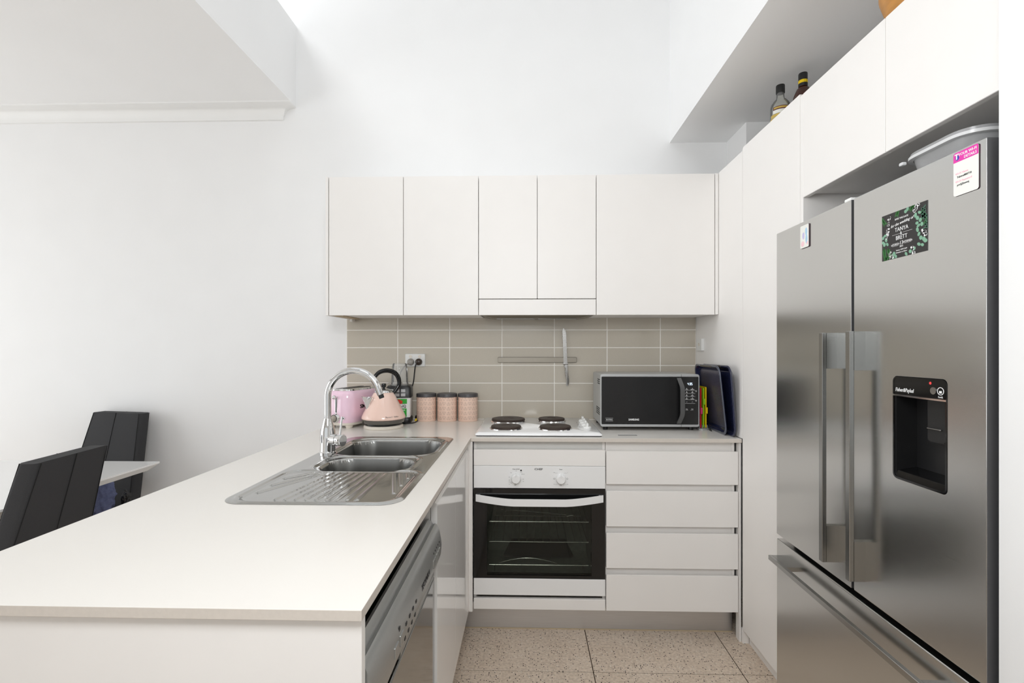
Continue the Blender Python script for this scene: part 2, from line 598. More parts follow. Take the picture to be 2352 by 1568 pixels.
# floor: grout bed with separate tiles
fl = struct(B().box(XL - 0.15, XR + 0.15, YN - 0.15, YW + 0.15, -0.12, -0.004).build('floor', 'floor_grout'), 'speckled stone tile floor')
tile_me = None
T, G = 0.601, 0.0036
x = 0.2707 - 8 * T
while x < XR:
    y = 2.006 - 9 * T
    while y < YW:
        xa, xb, ya, yb = max(x + G / 2, XL), min(x + T - G / 2, XR), max(y + G / 2, YN), min(y + T - G / 2, YW)
        if xb - xa > 0.02 and yb - ya > 0.02:
            full = abs((xb - xa) - (T - G)) < 1e-6 and abs((yb - ya) - (T - G)) < 1e-6
            if full:
                if tile_me is None:
                    h = (T - G) / 2
                    t0 = B().box(-h, h, -h, h, -0.004, 0.0, 0.0012, 1).build('floor_tile', 'floor_tile_stone', fl)
                    tile_me = t0.data
                    t0.location = ((xa + xb) / 2, (ya + yb) / 2, 0)
                else:
                    t0 = bpy.data.objects.new('floor_tile', tile_me)
                    COL.objects.link(t0)
                    t0.parent = fl
                    t0.location = ((xa + xb) / 2, (ya + yb) / 2, 0)
            else:
                B().box(xa, xb, ya, yb, -0.004, 0.0).build('floor_tile', 'floor_tile_stone', fl)
        y += T
    x += T

wb = struct(B().box(XL - 0.15, XR + 0.15, YW, YW + 0.15, -0.12, ZU + 0.1).build('wall_back', 'wall_paint'), 'tall pale painted back wall')
# splashback: grout bed and glazed tiles, 300 x 100
B().box(-1.04, 0.9585, YW - 0.005, YW, 0.905, 1.50).build('grout_bed', 'grout', wb)
cols = [-1.04, -0.7433, -0.4432, -0.1423, 0.1569, 0.4569, 0.7577, 0.9585]
rows = [0.9105, 1.0152, 1.1170, 1.2185, 1.3200, 1.4203, 1.50]
shared = {}
for i in range(len(cols) - 1):
    for j in range(len(rows) - 1):
        w, h = cols[i + 1] - cols[i] - 0.0046, rows[j + 1] - rows[j] - 0.0042
        key = (round(w, 3), round(h, 3))
        c = ((cols[i] + cols[i + 1]) / 2, YW - 0.005, (rows[j] + rows[j + 1]) / 2)
        if key not in shared:
            t0 = B().box(-w / 2, w / 2, -0.0010, 0.002, -h / 2, h / 2, 0.0006, 1).build('wall_tile', 'tile_glaze', wb)
            shared[key] = t0.data
        else:
            t0 = bpy.data.objects.new('wall_tile', shared[key])
            COL.objects.link(t0)
            t0.parent = wb
        t0.location = c

# side, rear and right walls with the openings the daylight comes through
wl = B()
wl.box(XL - 0.15, XL, YN, -0.8, 0, ZU).box(XL - 0.15, XL, 2.5, YW, 0, ZU).box(XL - 0.15, XL, -0.8, 2.5, 2.4, ZU)
struct(wl.build('wall_left', 'wall_paint'), 'painted wall with the glazed sliding door')
wr = B()
wr.box(XL, -3.4, YN - 0.15, YN, 0, ZU).box(1.1, XR, YN - 0.15, YN, 0, ZU)
wr.box(-3.4, 1.1, YN - 0.15, YN, 2.38, ZU)
struct(wr.build('wall_rear', 'wall_paint'), 'painted wall behind the camera')
struct(B().box(XR, XR + 0.15, YN, YW, 0, ZU).build('wall_right', 'wall_paint'), 'painted wall behind the tall cupboards')
w1 = B()
for ya, yb in ((-0.8, 0.85), (0.85, 2.5)):
    w1.ring([(ya, 0), (yb, 0), (yb, 2.4), (ya, 2.4)], [(ya + 0.05, 0.06), (yb - 0.05, 0.06), (yb - 0.05, 2.34), (ya + 0.05, 2.34)], XL - 0.1, XL - 0.05, 'x')
w1 = struct(w1.build('window_1', 'trim_paint'), 'white framed glazed sliding door')
B().box(XL - 0.08, XL - 0.072, -0.75, 2.45, 0.06, 2.34).build('pane', 'window_glass', w1)
w2 = B()
for xa, xb in ((-3.4, -1.9), (-1.9, -0.4), (-0.4, 1.1)):
    w2.ring([(xa, 0.0), (xb, 0.0), (xb, 2.38), (xa, 2.38)], [(xa + 0.05, 0.06), (xb - 0.05, 0.06), (xb - 0.05, 2.33), (xa + 0.05, 2.33)], YN - 0.1, YN - 0.05, 'y')
w2 = struct(w2.build('window_2', 'trim_paint'), 'white framed glazed doors behind the camera')
B().box(-3.35, 1.05, YN - 0.08, YN - 0.072, 0.06, 2.33).build('pane', 'window_glass', w2)

# lower ceiling with the ledge of the void, soffit on the right, rear ceiling, roof with two skylights
struct(B().box(XL, -1.3384, YN, YW, 2.7171, 3.1844).build('ceiling', 'ceiling_paint'), 'flat white ceiling of the dining side')
struct(B().box(0.8117, XR, YN, YW, 2.4834, ZU).build('wall_bulkhead', 'ceiling_paint'), 'boxed bulkhead over the tall cupboards')
struct(B().box(-1.3384, 0.8117, YN, -1.3, 2.7171, ZU).build('ceiling_rear', 'ceiling_paint'), 'white ceiling behind the camera')
sk = slab_cells([XL - 0.1, -3.05, -1.85, -1.02, 0.52, XR + 0.1], [YN - 0.1, -1.02, 0.05, 0.68, 2.22, 2.36, YW + 0.1],
                lambda i, j: not (i == 1 and j in (2, 3, 4)) and not (i == 3 and j in (1, 3)), ZU, ZU + 0.15)
struct(sk.build('ceiling_upper', 'ceiling_paint'), 'white ceiling of the high void')
struct(B().box(1.133, XR, 2.572, YW, 2.0, 2.4834).build('wall_boxing', 'wall_paint'), 'small boxed duct in the corner above the cupboards')
struct(B().box(0.8893, XR, 0.80, 0.951, 0, 2.4834).build('wall_nib', 'wall_paint'), 'white wall end beside the fridge')

# cove cornice along the back wall with a mitred return at the ledge
prof = [(0.078, 0.0), (0.078, 0.006)]
for k in range(9):
    a = R(90 * k / 8)
    prof.append((0.072 - 0.068 * math.sin(a) + 0.002, 0.010 + 0.066 * (1 - math.cos(a))))
prof += [(0.0055, 0.0785), (0.0, 0.0825)]
cb = B()
XE = -1.3384
vs, fs = [], []
for a, d in prof:
    z = 2.7171 - d
    vs += [(XL, YW - a, z), (XE - (0.078 - a), YW - a, z), (XE - (0.078 - a), YW, z)]
for i in range(len(prof) - 1):
    for k in range(2):
        fs.append((i * 3 + k, i * 3 + k + 1, i * 3 + 4 + k, i * 3 + 3 + k))
cb.add(vs, fs)
struct(cb.build('trim_1', 'trim_paint', ang=50), 'white cove cornice along the back wall')

# ================================================================== fitted furniture
YB = 2.238           # fronts of the back run
XB = -0.262          # fronts of the peninsula run

# worktop, one continuous L with cut-outs for sink and cooktop
SX0, SX1, SY0, SY1 = -0.806, -0.326, 1.250, 2.232
HX0, HX1, HY0, HY1 = -0.2385, 0.347, 2.256, 2.768
xs = [-1.045, SX0 + 0.02, SX1 - 0.02, -0.253, HX0 + 0.02, HX1 - 0.02, XT]
ys = [0.7475, SY0 + 0.02, SY1 - 0.02, 2.222, HY0 + 0.02, HY1 - 0.02, YW - 0.008]
ys = sorted(ys)


def top_fill(i, j):
    xc, yc = (xs[i] + xs[i + 1]) / 2, (ys[j] + ys[j + 1]) / 2
    if xc > -0.253 and yc < 2.222:
        return False
    if SX0 + 0.02 < xc < SX1 - 0.02 and SY0 + 0.02 < yc < SY1 - 0.02:
        return False
    if HX0 + 0.02 < xc < HX1 - 0.02 and HY0 + 0.02 < yc < HY1 - 0.02:
        return False
    return True


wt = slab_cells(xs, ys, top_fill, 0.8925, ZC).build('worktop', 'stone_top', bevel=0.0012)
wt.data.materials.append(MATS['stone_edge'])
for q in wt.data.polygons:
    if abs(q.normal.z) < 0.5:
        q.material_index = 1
tag(wt, 'off-white stone worktop running from the peninsula along the tiled wall', 'worktop')

# ---- peninsula end and back panels
t = thing('peninsula_panel', 'white panelled end of the peninsula facing the camera', 'panel', (-0.65, 0.78, 0))
B().box(-1.03, -0.258, 0.762, 0.780, 0.0, 0.8915, 0.001, 1).build('end_panel', 'laminate', t)
B().box(-1.03, -1.012, 0.781, 2.80, 0.0, 0.8915, 0.001, 1).build('back_panel', 'laminate', t)

# ---- sink cupboard, doors towards the camera's right
t = thing('sink_cupboard', 'white gloss two-door cupboard below the sink', 'cupboard', (-0.6, 1.8, 0))
cb = B()
cb.box(-1.0, XB - 0.02, 1.43, 1.446, 0.06, 0.8915).box(-1.0, XB - 0.02, 2.20, 2.216, 0.06, 0.8915)
cb.box(-1.0, XB - 0.02, 1.446, 2.20, 0.06, 0.13)
cb.build('carcass', 'laminate', t)
B().box(XB - 0.040, XB - 0.020, 1.43, 2.222, 0.845, 0.8915).build('top_rail', 'laminate', t)
for ya, yb in ((1.432, 1.8025), (1.8045, 2.196)):
    d = B()
    d.prism([(XB, 0.1315), (XB, 0.8575), (XB - 0.008, 0.862), (XB - 0.018, 0.852), (XB - 0.018, 0.1315)], ya, yb, 'y')
    d.build('door', 'laminate_gloss', t)
B().box(XB - 0.018, XB, 2.198, 2.236, 0.1315, 0.8915).build('corner_filler', 'laminate', t)
B().box(XB, -0.2465, 2.222, 2.240, 0.122, 0.8915).build('corner_post', 'laminate', t)
B().box(XB - 0.08, XB - 0.068, 1.43, 2.31, 0.0, 0.12).build('plinth', 'kick_steel', t)

# ---- oven housing
t = thing('oven_housing', 'white cabinet framing the built-in oven under the cooktop', 'cabinet', (0.056, 2.5, 0))
cb = B()
cb.box(-0.2445, -0.232, YB + 0.022, 2.80, 0.12, 0.8915).box(0.345, 0.357, YB + 0.022, 2.80, 0.12, 0.8915)
cb.box(-0.232, 0.345, YB + 0.03, 2.80, 0.12, 0.136)
cb.build('carcass', 'laminate', t)
B().box(-0.2425, 0.3555, YB, YB + 0.018, 0.7805, 0.8535, 0.0015, 1).build('top_panel', 'laminate', t)
B().box(-0.2325, 0.3455, YB + 0.026, YB + 0.038, 0.84, 0.8915).build('finger_recess', 'laminate_grey', t)
B().box(-0.2425, 0.3555, YB, YB + 0.018, 0.1265, 0.1755, 0.0015, 1).build('bottom_panel', 'laminate', t)

# ---- drawers
t = thing('drawer_unit', 'white four-drawer cabinet between the oven and the pantry', 'cabinet', (0.66, 2.5, 0))
cb = B()
cb.box(0.3595, 0.372, YB + 0.022, 2.80, 0.12, 0.8915).box(0.930, 0.942, YB + 0.022, 2.80, 0.12, 0.8915).box(0.372, 0.930, 2.78, 2.80, 0.12, 0.8915)
cb.build('carcass', 'laminate', t)
for za, zb in ((0.6997, 0.8495), (0.5085, 0.6690), (0.3200, 0.4780), (0.1270, 0.2890)):
    d = B().prism([(YB, za), (YB + 0.018, za), (YB + 0.018, zb - 0.012), (YB + 0.010, zb), (YB, zb)], 0.3600, 0.9500, 'x')
    d.build('drawer', 'laminate', t, bevel=0.0012)
for za, zb in ((0.83, 0.8915), (0.645, 0.72), (0.455, 0.53), (0.265, 0.34)):
    B().box(0.3722, 0.9298, YB + 0.026, YB + 0.036, za, zb).build('finger_recess', 'laminate', t)
B().box(0.9525, 0.9595, YB - 0.008, YB + 0.03, 0.0, 0.8915).build('filler_strip', 'laminate', t)
k = B().box(-0.33, 0.9520, 2.31, 2.322, 0.0, 0.1215).build('baseboard_back', 'kick_steel')
struct(k, 'brushed steel kickboard below the oven and drawers')
struct(B().box(-0.33, 0.952, 2.3075, 2.3098, 0.0, 0.0045).build('trim_2', 'chipboard'), 'thin tan sealant line at the foot of the kickboard')

# ---- wall cupboards
UY, UZ0, UZ1 = 2.49, 1.4835, 2.1905


def wall_unit(name, label, x0, x1, doors, z0=UZ0, left=0.0):
    t = thing(name, label, 'cupboard', ((x0 + x1) / 2, 2.66, z0))
    B().box(x0 + 0.0015, x1 - 0.0015, UY + 0.021, YW - 0.009, z0 + 0.005, UZ1 - 0.003).build('carcass', 'laminate', t)
    for a, b_ in doors:
        B().box(a + 0.0016, b_ - 0.0016, UY, UY + 0.018, z0, UZ1, 0.0012, 1).build('door', 'laminate', t)
    return t


t = wall_unit('wall_cupboard', 'white two-door wall cupboard at the left end, above the toaster', -1.0127, -0.2450, ((-1.0127, -0.6284), (-0.6284, -0.2450)))
B().box(-1.0285, -1.0145, UY - 0.001, YW - 0.009, UZ0 - 0.001, UZ1, 0.001, 1).build('end_panel', 'laminate', t)
B().box(-1.005, -0.962, UY + 0.06, YW - 0.012, UZ0 - 0.001, UZ0 + 0.0045).build('raw_underside', 'chipboard', t)
B().box(-1.004, -0.99, YW - 0.055, YW - 0.012, UZ0 - 0.016, UZ0 - 0.0015).build('support_batten', 'laminate', t)
wall_unit('wall_cupboard', 'white two-door wall cupboard above the range hood', -0.2450, 0.3499, ((-0.2450, 0.0528), (0.0528, 0.3499)), 1.5665)
t = wall_unit('wall_cupboard', 'wide white single-door wall cupboard above the microwave', 0.3499, 0.9420, ((0.3499, 0.9420),))
B().box(0.9437, 0.9585, UY - 0.001, UY + 0.03, UZ0 + 0.001, UZ1 + 0.001, 0.001, 1).build('filler_strip', 'laminate', t)

# ---- slide-out range hood
t = thing('range_hood', 'white fronted slide-out range hood between the wall cupboards', 'range hood', (0.05, 2.65, 1.48))
B().box(-0.2434, 0.3483, UY, UY + 0.018, UZ0, 1.5630, 0.0012, 1).build('front_panel', 'laminate', t)
B().box(-0.235, 0.34, UY + 0.021, YW - 0.02, 1.4880, 1.5630).build('housing', 'steel_satin', t)
hb = B()
hb.add([(-0.235, UY + 0.03, 1.4875), (0.34, UY + 0.03, 1.4875), (0.34, YW - 0.04, 1.4875), (-0.235, YW - 0.04, 1.4875),
        (-0.175, UY + 0.06, 1.4720), (0.275, UY + 0.06, 1.4720), (0.275, YW - 0.12, 1.4720), (-0.175, YW - 0.12, 1.4720)],
       [(0, 1, 2, 3), (4, 7, 6, 5), (0, 4, 5, 1), (1, 5, 6, 2), (2, 6, 7, 3), (3, 7, 4, 0)])
hb.build('visor', 'steel_satin', t, smooth=False)
for xa in (-0.16, 0.06):
    B().box(xa, xa + 0.2, UY + 0.08, YW - 0.14, 1.4695, 1.4717).build('grease_filter', 'chrome_dark', t)

# ---- pantry and overhead cupboards
t = thing('pantry_cupboard', 'tall white pantry cupboard beside the fridge', 'cupboard', (1.3, 2.0, 0))
B().box(XT + 0.021, 1.66, 1.757, 2.215, 0.07, 2.195).build('carcass', 'laminate', t)
B().box(XT, XT + 0.018, 1.7585, 2.217, 0.064, 2.2075, 0.0012, 1).build('door', 'laminate', t)
B().box(XT + 0.001, 1.66, 1.738, 1.7565, 0.0, 2.1985, 0.001, 1).build('end_panel', 'laminate', t)
B().box(XT + 0.0005, XT + 0.018, 2.222, YW - 0.002, 0.9115, 2.1945, 0.001, 1).build('side_panel', 'laminate', t)
B().box(XT + 0.030, XT + 0.045, 1.757, 2.215, 0.0, 0.066).build('plinth', 'laminate', t)
B().box(XT + 0.002, XT + 0.03, 2.2185, 2.236, 0.0, 0.064).build('plinth_return', 'laminate', t)

t = thing('overhead_cupboard', 'white two-door cupboard above the fridge', 'cupboard', (1.3, 1.35, 1.84))
B().box(XT + 0.021, 1.66, 0.958, 1.7355, 1.8500, 2.1935).build('carcass', 'laminate', t)
for ya, yb in ((1.3460, 1.7360), (0.957, 1.3435)):
    B().box(XT, XT + 0.018, ya, yb, 1.8370, 2.1985, 0.0012, 1).build('door', 'laminate', t)
B().box(1.655, 1.662, 0.958, 1.7355, 0.0, 1.849).build('niche_back', 'laminate_grey', t)

# ================================================================== appliances
# ---- fridge
FX, FY0, FY1, FZ = 0.877, 0.962, 1.7525, 1.715
t = thing('fridge', 'stainless steel french-door fridge with a black water dispenser', 'fridge', (1.2, 1.357, 0))
B().box(FX + 0.062, 1.60, FY0 + 0.004, FY1 - 0.019, 0.03, FZ - 0.004, 0.004, 2).build('body', 'steel_side', t)
# far door


def dark_edges(o):
    # the returned edges of the doors are painted dark grey
    o.data.materials.append(MATS['door_edge'])
    for q in o.data.polygons:
        if abs(q.normal.y) > 0.75:
            q.material_index = 1
    return o


d = dark_edges(B().box(FX, FX + 0.058, 1.3540, FY1, 0.6640, FZ, 0.0022, 2).build('door', 'steel_fridge', t))


def bar_handle(yc, parent):
    h = B()
    h.box(0.8365, 0.8485, yc - 0.0085, yc + 0.0085, 0.707, 1.357, 0.001, 1)
    h = h.build('handle', 'steel', parent)
    for za, zb in ((1.2555, 1.3565), (0.7075, 0.8105)):
        B().box(0.8487, FX + 0.0005, yc - 0.0085, yc + 0.0085, za, zb).build('handle_post', 'steel', parent)


bar_handle(1.4245, d)
# near door with the opening for the dispenser
DY0, DY1, DZ0, DZ1 = 1.0505, 1.2020, 1.0050, 1.2460
nd = B()
NY0, NY1 = FY0, 1.3440
out = [(NY0, 0.6640), (NY1, 0.6640), (NY1, FZ), (NY0, FZ)]


def front_ring(outer, inner_poly, x0, x1, b):
    """Door front with a rounded opening: front and back faces plus inner and outer walls."""
    n = len(inner_poly)
    # outer points chosen radially for each inner point
    (ya, za), (yb, zb) = outer
    op = []
    cy, cz = (DY0 + DY1) / 2, (DZ0 + DZ1) / 2
    for (y_, z_) in inner_poly:
        dy, dz = y_ - cy, z_ - cz
        s = min(((yb - cy) / dy) if dy > 1e-9 else ((ya - cy) / dy) if dy < -1e-9 else 1e9,
                ((zb - cz) / dz) if dz > 1e-9 else ((za - cz) / dz) if dz < -1e-9 else 1e9)
        op.append((cy + dy * s, cz + dz * s))
    # make sure the four corners are hit
    for cyy, czz in ((ya, za), (yb, za), (yb, zb), (ya, zb)):
        k = min(range(n), key=lambda i: (op[i][0] - cyy) ** 2 + (op[i][1] - czz) ** 2)
        op[k] = (cyy, czz)
    b.ring(op, inner_poly, x0, x1, 'x')


inner = rrect(DY0, DY1, DZ0, DZ1, 0.012, 6)
front_ring(((NY0, 0.6640), (NY1, FZ)), inner, FX, FX + 0.058, nd)
d = dark_edges(nd.build('door', 'steel_fridge', t, ang=30, bevel=0.002))
bar_handle(1.3070, d)
# dispenser: recess, header, paddle, tray
ds = B()
ds.ring(rrect(DY0, DY1, DZ0, DZ1, 0.012, 6), rrect(DY0 + 0.004, DY1 - 0.004, DZ0 + 0.004, DZ1 - 0.004, 0.009, 6), FX - 0.0008, FX + 0.03, 'x')
ds = ds.build('dispenser', 'black_gloss', d)
B().box(FX + 0.050, FX + 0.0575, DY0, DY1, DZ0, DZ1).build('recess_back', 'black_plastic', d)
B().box(FX + 0.002, FX + 0.050, DY1 - 0.0075, DY1 - 0.0038, DZ0 + 0.004, 1.2000).build('recess_cheek', 'black_plastic', d)
B().box(FX + 0.002, FX + 0.050, DY0 + 0.0038, DY0 + 0.0075, DZ0 + 0.004, 1.2000).build('recess_cheek', 'black_plastic', d)
hp = rrect(DY0 + 0.0035, DY1 - 0.0035, 1.2040, DZ1 - 0.0035, 0.009, 6)
hp = [(max(DY0 + 0.0035, min(DY1 - 0.0035, a)), b_) for a, b_ in hp]
B().prism(hp, FX - 0.0004, FX + 0.04, 'x').build('header', 'black_gloss', d)
B().box(FX - 0.0015, FX + 0.02, DY0 + 0.001, DY1 - 0.001, 1.2000, 1.2040).build('chrome_bar', 'chrome', d)
B().prism(rrect(1.082, 1.128, 1.105, 1.199, 0.007, 4), FX + 0.022, FX + 0.036, 'x').build('paddle', 'black_plastic', d)
B().box(FX + 0.016, FX + 0.0225, 1.087, 1.124, 1.1330, 1.1360, 0.001, 1).build('paddle_ridge', 'steel', d)
dt = B().prism([(FX + 0.001, DZ0 + 0.003), (FX + 0.049, DZ0 + 0.003), (FX + 0.049, DZ0 + 0.026), (FX + 0.004, DZ0 + 0.019)], DY0 + 0.008, DY1 - 0.008, 'y')
dt.build('drip_tray', 'black_gloss', d)
b = B()
lettering(b, 'Fisher&Paykel', 0.0125, (FX - 0.0008, DY1 - 0.0085, 1.2150), '-x', align='LEFT', bold=0.006, shear=0.18, sx=0.78)
lettering(b, 'Lock', 0.006, (FX - 0.0008, 1.0660, 1.2085), '-x')
b.ring([(1.0660 + 0.0085 * math.cos(R(a)), 1.2210 + 0.0085 * math.sin(R(a))) for a in range(0, 360, 15)],
       [(1.0660 + 0.0072 * math.cos(R(a)), 1.2210 + 0.0072 * math.sin(R(a))) for a in range(0, 360, 15)], FX - 0.001, FX, 'x')
b.box(FX - 0.001, FX, 1.0628, 1.0692, 1.2165, 1.2215)
b.build('lettering', 'ink_white', d, smooth=False)
B().cyl((FX - 0.0016, 1.0845, 1.2205), 0.0078, 0.002, 'x', 20).build('water_button', 'steel', d)
B().cyl((FX - 0.0010, 1.0925, 1.2365), 0.0030, 0.002, 'x', 12).build('indicator_light', 'led_red', d)
# freezer drawer
d = dark_edges(B().box(FX, FX + 0.058, FY0, FY1, 0.05, 0.6480, 0.004, 3).build('freezer_drawer', 'steel_fridge', t))
B().box(0.8365, 0.8485, 0.985, 1.728, 0.5830, 0.5985, 0.001, 1).build('handle', 'steel', d)
for ya, yb in ((1.63, 1.727), (0.986, 1.083)):
    B().box(0.8487, FX + 0.0005, ya, yb, 0.5835, 0.5980).build('handle_post', 'steel', d)
B().box(FX + 0.05, FX + 0.061, FY0 + 0.006, FY1 - 0.02, 0.649, 0.6635).build('gasket', 'dark_seam', t)
B().box(FX + 0.035, FX + 0.061, 1.3443, 1.3537, 0.664, FZ - 0.006).build('centre_gasket', 'dark_seam', t)
B().box(FX + 0.01, FX + 0.10, 1.372, 1.400, FZ + 0.0002, FZ + 0.012, 0.003, 2).build('hinge_cover', 'white_plastic', t)
B().box(FX + 0.1, 1.58, FY0 + 0.05, FY1 - 0.05, 0.0, 0.03).build('base', 'black_plastic', t)

# ---- built-in oven
OX0, OX1, OC = -0.2420, 0.3552, 0.0566
t = thing('oven', 'white built-in oven with a glass door under the cooktop', 'oven', (OC, 2.5, 0.18))
B().box(OX0, OX1, YB - 0.002, YB + 0.02, 0.6790, 0.7795, 0.0015, 1).build('control_panel', 'white_enamel', t)
b = B()
ci = (OX0 + 0.02, OX1 - 0.02, 0.2, 0.66)
b.box(ci[0], ci[1], 2.72, 2.73, ci[2], ci[3]).box(ci[0], ci[0] + 0.01, YB + 0.03, 2.72, ci[2], ci[3]).box(ci[1] - 0.01, ci[1], YB + 0.03, 2.72, ci[2], ci[3])
b.box(ci[0], ci[1], YB + 0.03, 2.73, ci[2] - 0.01, ci[2]).box(ci[0], ci[1], YB + 0.03, 2.73, ci[3], ci[3] + 0.01)
b.build('cavity', 'oven_cavity', t)
b = B()
b.prism([(OC - 0.14, 0.30), (OC + 0.15, 0.30), (OC + 0.19, 0.215), (OC - 0.18, 0.215)], 2.60, 2.63, 'y')
b.build('lower_baffle', 'oven_dark', t)
# door: black frame round a window
dr = B()
WX0, WX1, WZ0, WZ1 = -0.1815, 0.2935, 0.2830, 0.6200
dr.ring([(OX0, 0.2690), (OX1, 0.2690), (OX1, 0.6765), (OX0, 0.6765)], [(WX0, WZ0), (WX1, WZ0), (WX1, WZ1), (WX0, WZ1)], YB - 0.001, YB + 0.028, 'y')
dr = dr.build('door', 'black_gloss', t)
B().box(WX0, WX1, YB + 0.002, YB + 0.006, WZ0, WZ1).build('glass', 'oven_glass', dr)
B().box(OX0, OX1, YB - 0.002, YB + 0.02, 0.1925, 0.2680, 0.0015, 1).build('lower_trim', 'white_enamel', dr)
# bowed flat handle
n = 20
hv, hf = [], []
for i in range(n + 1):
    u = i / n
    xx = OX0 + 0.010 + u * (OX1 - OX0 - 0.020)
    e = abs(2 * u - 1)
    k = 0.0 if e < 0.4 else ((e - 0.4) / 0.6) ** 1.4
    zz = 0.6255 + 0.011 * k
    out = YB - 0.046 + 0.034 * k
    for (dy, dz) in ((0, -0.0165), (0, 0.0165), (0.011, 0.0145), (0.011, -0.0145)):
        hv.append((xx, out + dy, zz + dz))
for i in range(n):
    for k in range(4):
        hf.append((i * 4 + k, i * 4 + (k + 1) % 4, i * 4 + 4 + (k + 1) % 4, i * 4 + 4 + k))
hf += [(3, 2, 1, 0), tuple(n * 4 + q for q in range(4))]
b = B().add(hv, hf)
b.box(OX0 + 0.012, OX0 + 0.03, YB - 0.012, YB - 0.001, 0.622, 0.650).box(OX1 - 0.03, OX1 - 0.012, YB - 0.012, YB - 0.001, 0.622, 0.650)
b.build('handle', 'white_enamel', dr, ang=25, bevel=0.001)
# knobs
for cxk, zk in ((-0.0490, 0.7245), (0.1540, 0.7235)):
    kb = B()
    kb.lathe([(0.0225, 0.0), (0.0225, 0.006), (0.0205, 0.012), (0.019, 0.024), (0.0172, 0.0265), (0.0, 0.0268)], (cxk, YB - 0.002, zk), 28, 'y')
    kb.box(cxk - 0.0025, cxk + 0.0025, YB - 0.030, YB - 0.006, zk + 0.010, zk + 0.0235, 0.001, 1)
    kb.build('knob', 'white_enamel', t, ang=40)
b = B()
YL = YB - 0.0022
lettering(b, 'CHEF', 0.0115, (OC - 0.003, YL, 0.7655), '-y', bold=0.022, sx=1.35)
lettering(b, 'Oven & Grill', 0.0062, (-0.049, YL, 0.7655), '-y', bold=0.01)
lettering(b, 'Timer', 0.006, (0.154, YL, 0.7650), '-y', bold=0.01)
b.lathe([(0.0038, 0), (0.0038, 0.0006), (0, 0.0006)], (-0.0262, YL, 0.7600), 14, 'y')
b.build('lettering', 'ink', t, smooth=False)
b = B()
lettering(b, 'off', 0.0048, (-0.049, YL, 0.7570), '-y')
for s_, xx, zz in (('Grill', -0.072, 0.7490), ('200', -0.0795, 0.7290), ('180', -0.0795, 0.7150), ('160', -0.0795, 0.7070), ('140', -0.0795, 0.6970),
                  ('Light', -0.026, 0.7520), ('Defrost', -0.0175, 0.7435), ('100', -0.0165, 0.7200), ('120', -0.0165, 0.7100)):
    lettering(b, s_, 0.0046, (xx, YL, zz), '-y')
for s_, xx, zz in (('5', 0.1850, 0.7510), ('120', 0.1240, 0.7510), ('90', 0.1240, 0.6980), ('60', 0.1850, 0.6980)):
    lettering(b, s_, 0.005, (xx, YL, zz), '-y')
for xa, xb, zz in ((0.128, 0.140, 0.7490), (0.168, 0.181, 0.7490), (0.128, 0.138, 0.6965), (0.170, 0.181, 0.6965)):
    b.box(xa, xb, YL - 0.0003, YL + 0.0003, zz - 0.0003, zz + 0.0003)
for xx, zz in ((0.1245, 0.7235), (0.1835, 0.7235), (0.1535, 0.6945), (-0.052, 0.6950), (-0.070, 0.7045)):
    b.ring([(xx + 0.004 * math.cos(R(a)), zz + 0.004 * math.sin(R(a))) for a in range(0, 360, 30)],
           [(xx + 0.0030 * math.cos(R(a)), zz + 0.0030 * math.sin(R(a))) for a in range(0, 360, 30)], YL - 0.0003, YL + 0.0003, 'y')
b.build('dial_marks', 'ink_grey', t, smooth=False)


def rack(z, name, tilt=0.0):
    b = B()
    x0, x1, ya, yb = -0.175, 0.288, 2.30, 2.66
    b.tube([(x0, ya, z), (x1, ya, z)], 0.0024, 8).tube([(x0, yb, z), (x1, yb, z)], 0.0024, 8)
    b.tube([(x0 + 0.005, ya, z), (x0 + 0.005, yb, z)], 0.002, 6).tube([(x1 - 0.005, ya, z), (x1 - 0.005, yb, z)], 0.002, 6)
    for k in range(12):
        xx = x0 + 0.025 + k * 0.0375
        b.tube([(xx, ya, z + 0.003), (xx, yb, z + 0.003)], 0.0013, 6)
    b.build(name, 'wire', t)


rack(0.505, 'rack')
rack(0.411, 'rack')
b = B()
b.tube([(-0.175, 2.30, 0.303), (0.288, 2.30, 0.303)], 0.0018, 6)
b.tube([(-0.150, 2.30, 0.303), (-0.150, 2.30, 0.272)], 0.0022, 6).tube([(0.262, 2.30, 0.303), (0.262, 2.30, 0.272)], 0.0022, 6)
b.tube([(x_, 2.32, 0.303 + 0.024 * math.sin(math.pi * (x_ + 0.13) / 0.27)) for x_ in [-0.13 + 0.27 * k / 14 for k in range(15)]], 0.0014, 6)
b.build('floor_element', 'wire', t)
b = B()
b.box(-0.14, 0.245, 2.33, 2.64, 0.585, 0.588)
b.build('grill_tray', 'steel_bowl', t)
b = B().tube(spline([(-0.118, 2.30, 0.562), (-0.108, 2.30, 0.556), (-0.098, 2.30, 0.551), (-0.086, 2.30, 0.559), (0.02, 2.30, 0.552), (0.17, 2.30, 0.540), (0.188, 2.30, 0.531), (0.20, 2.30, 0.535), (0.216, 2.30, 0.536)], 4), 0.0016, 6)
b.build('tray_lip', 'wire', t)

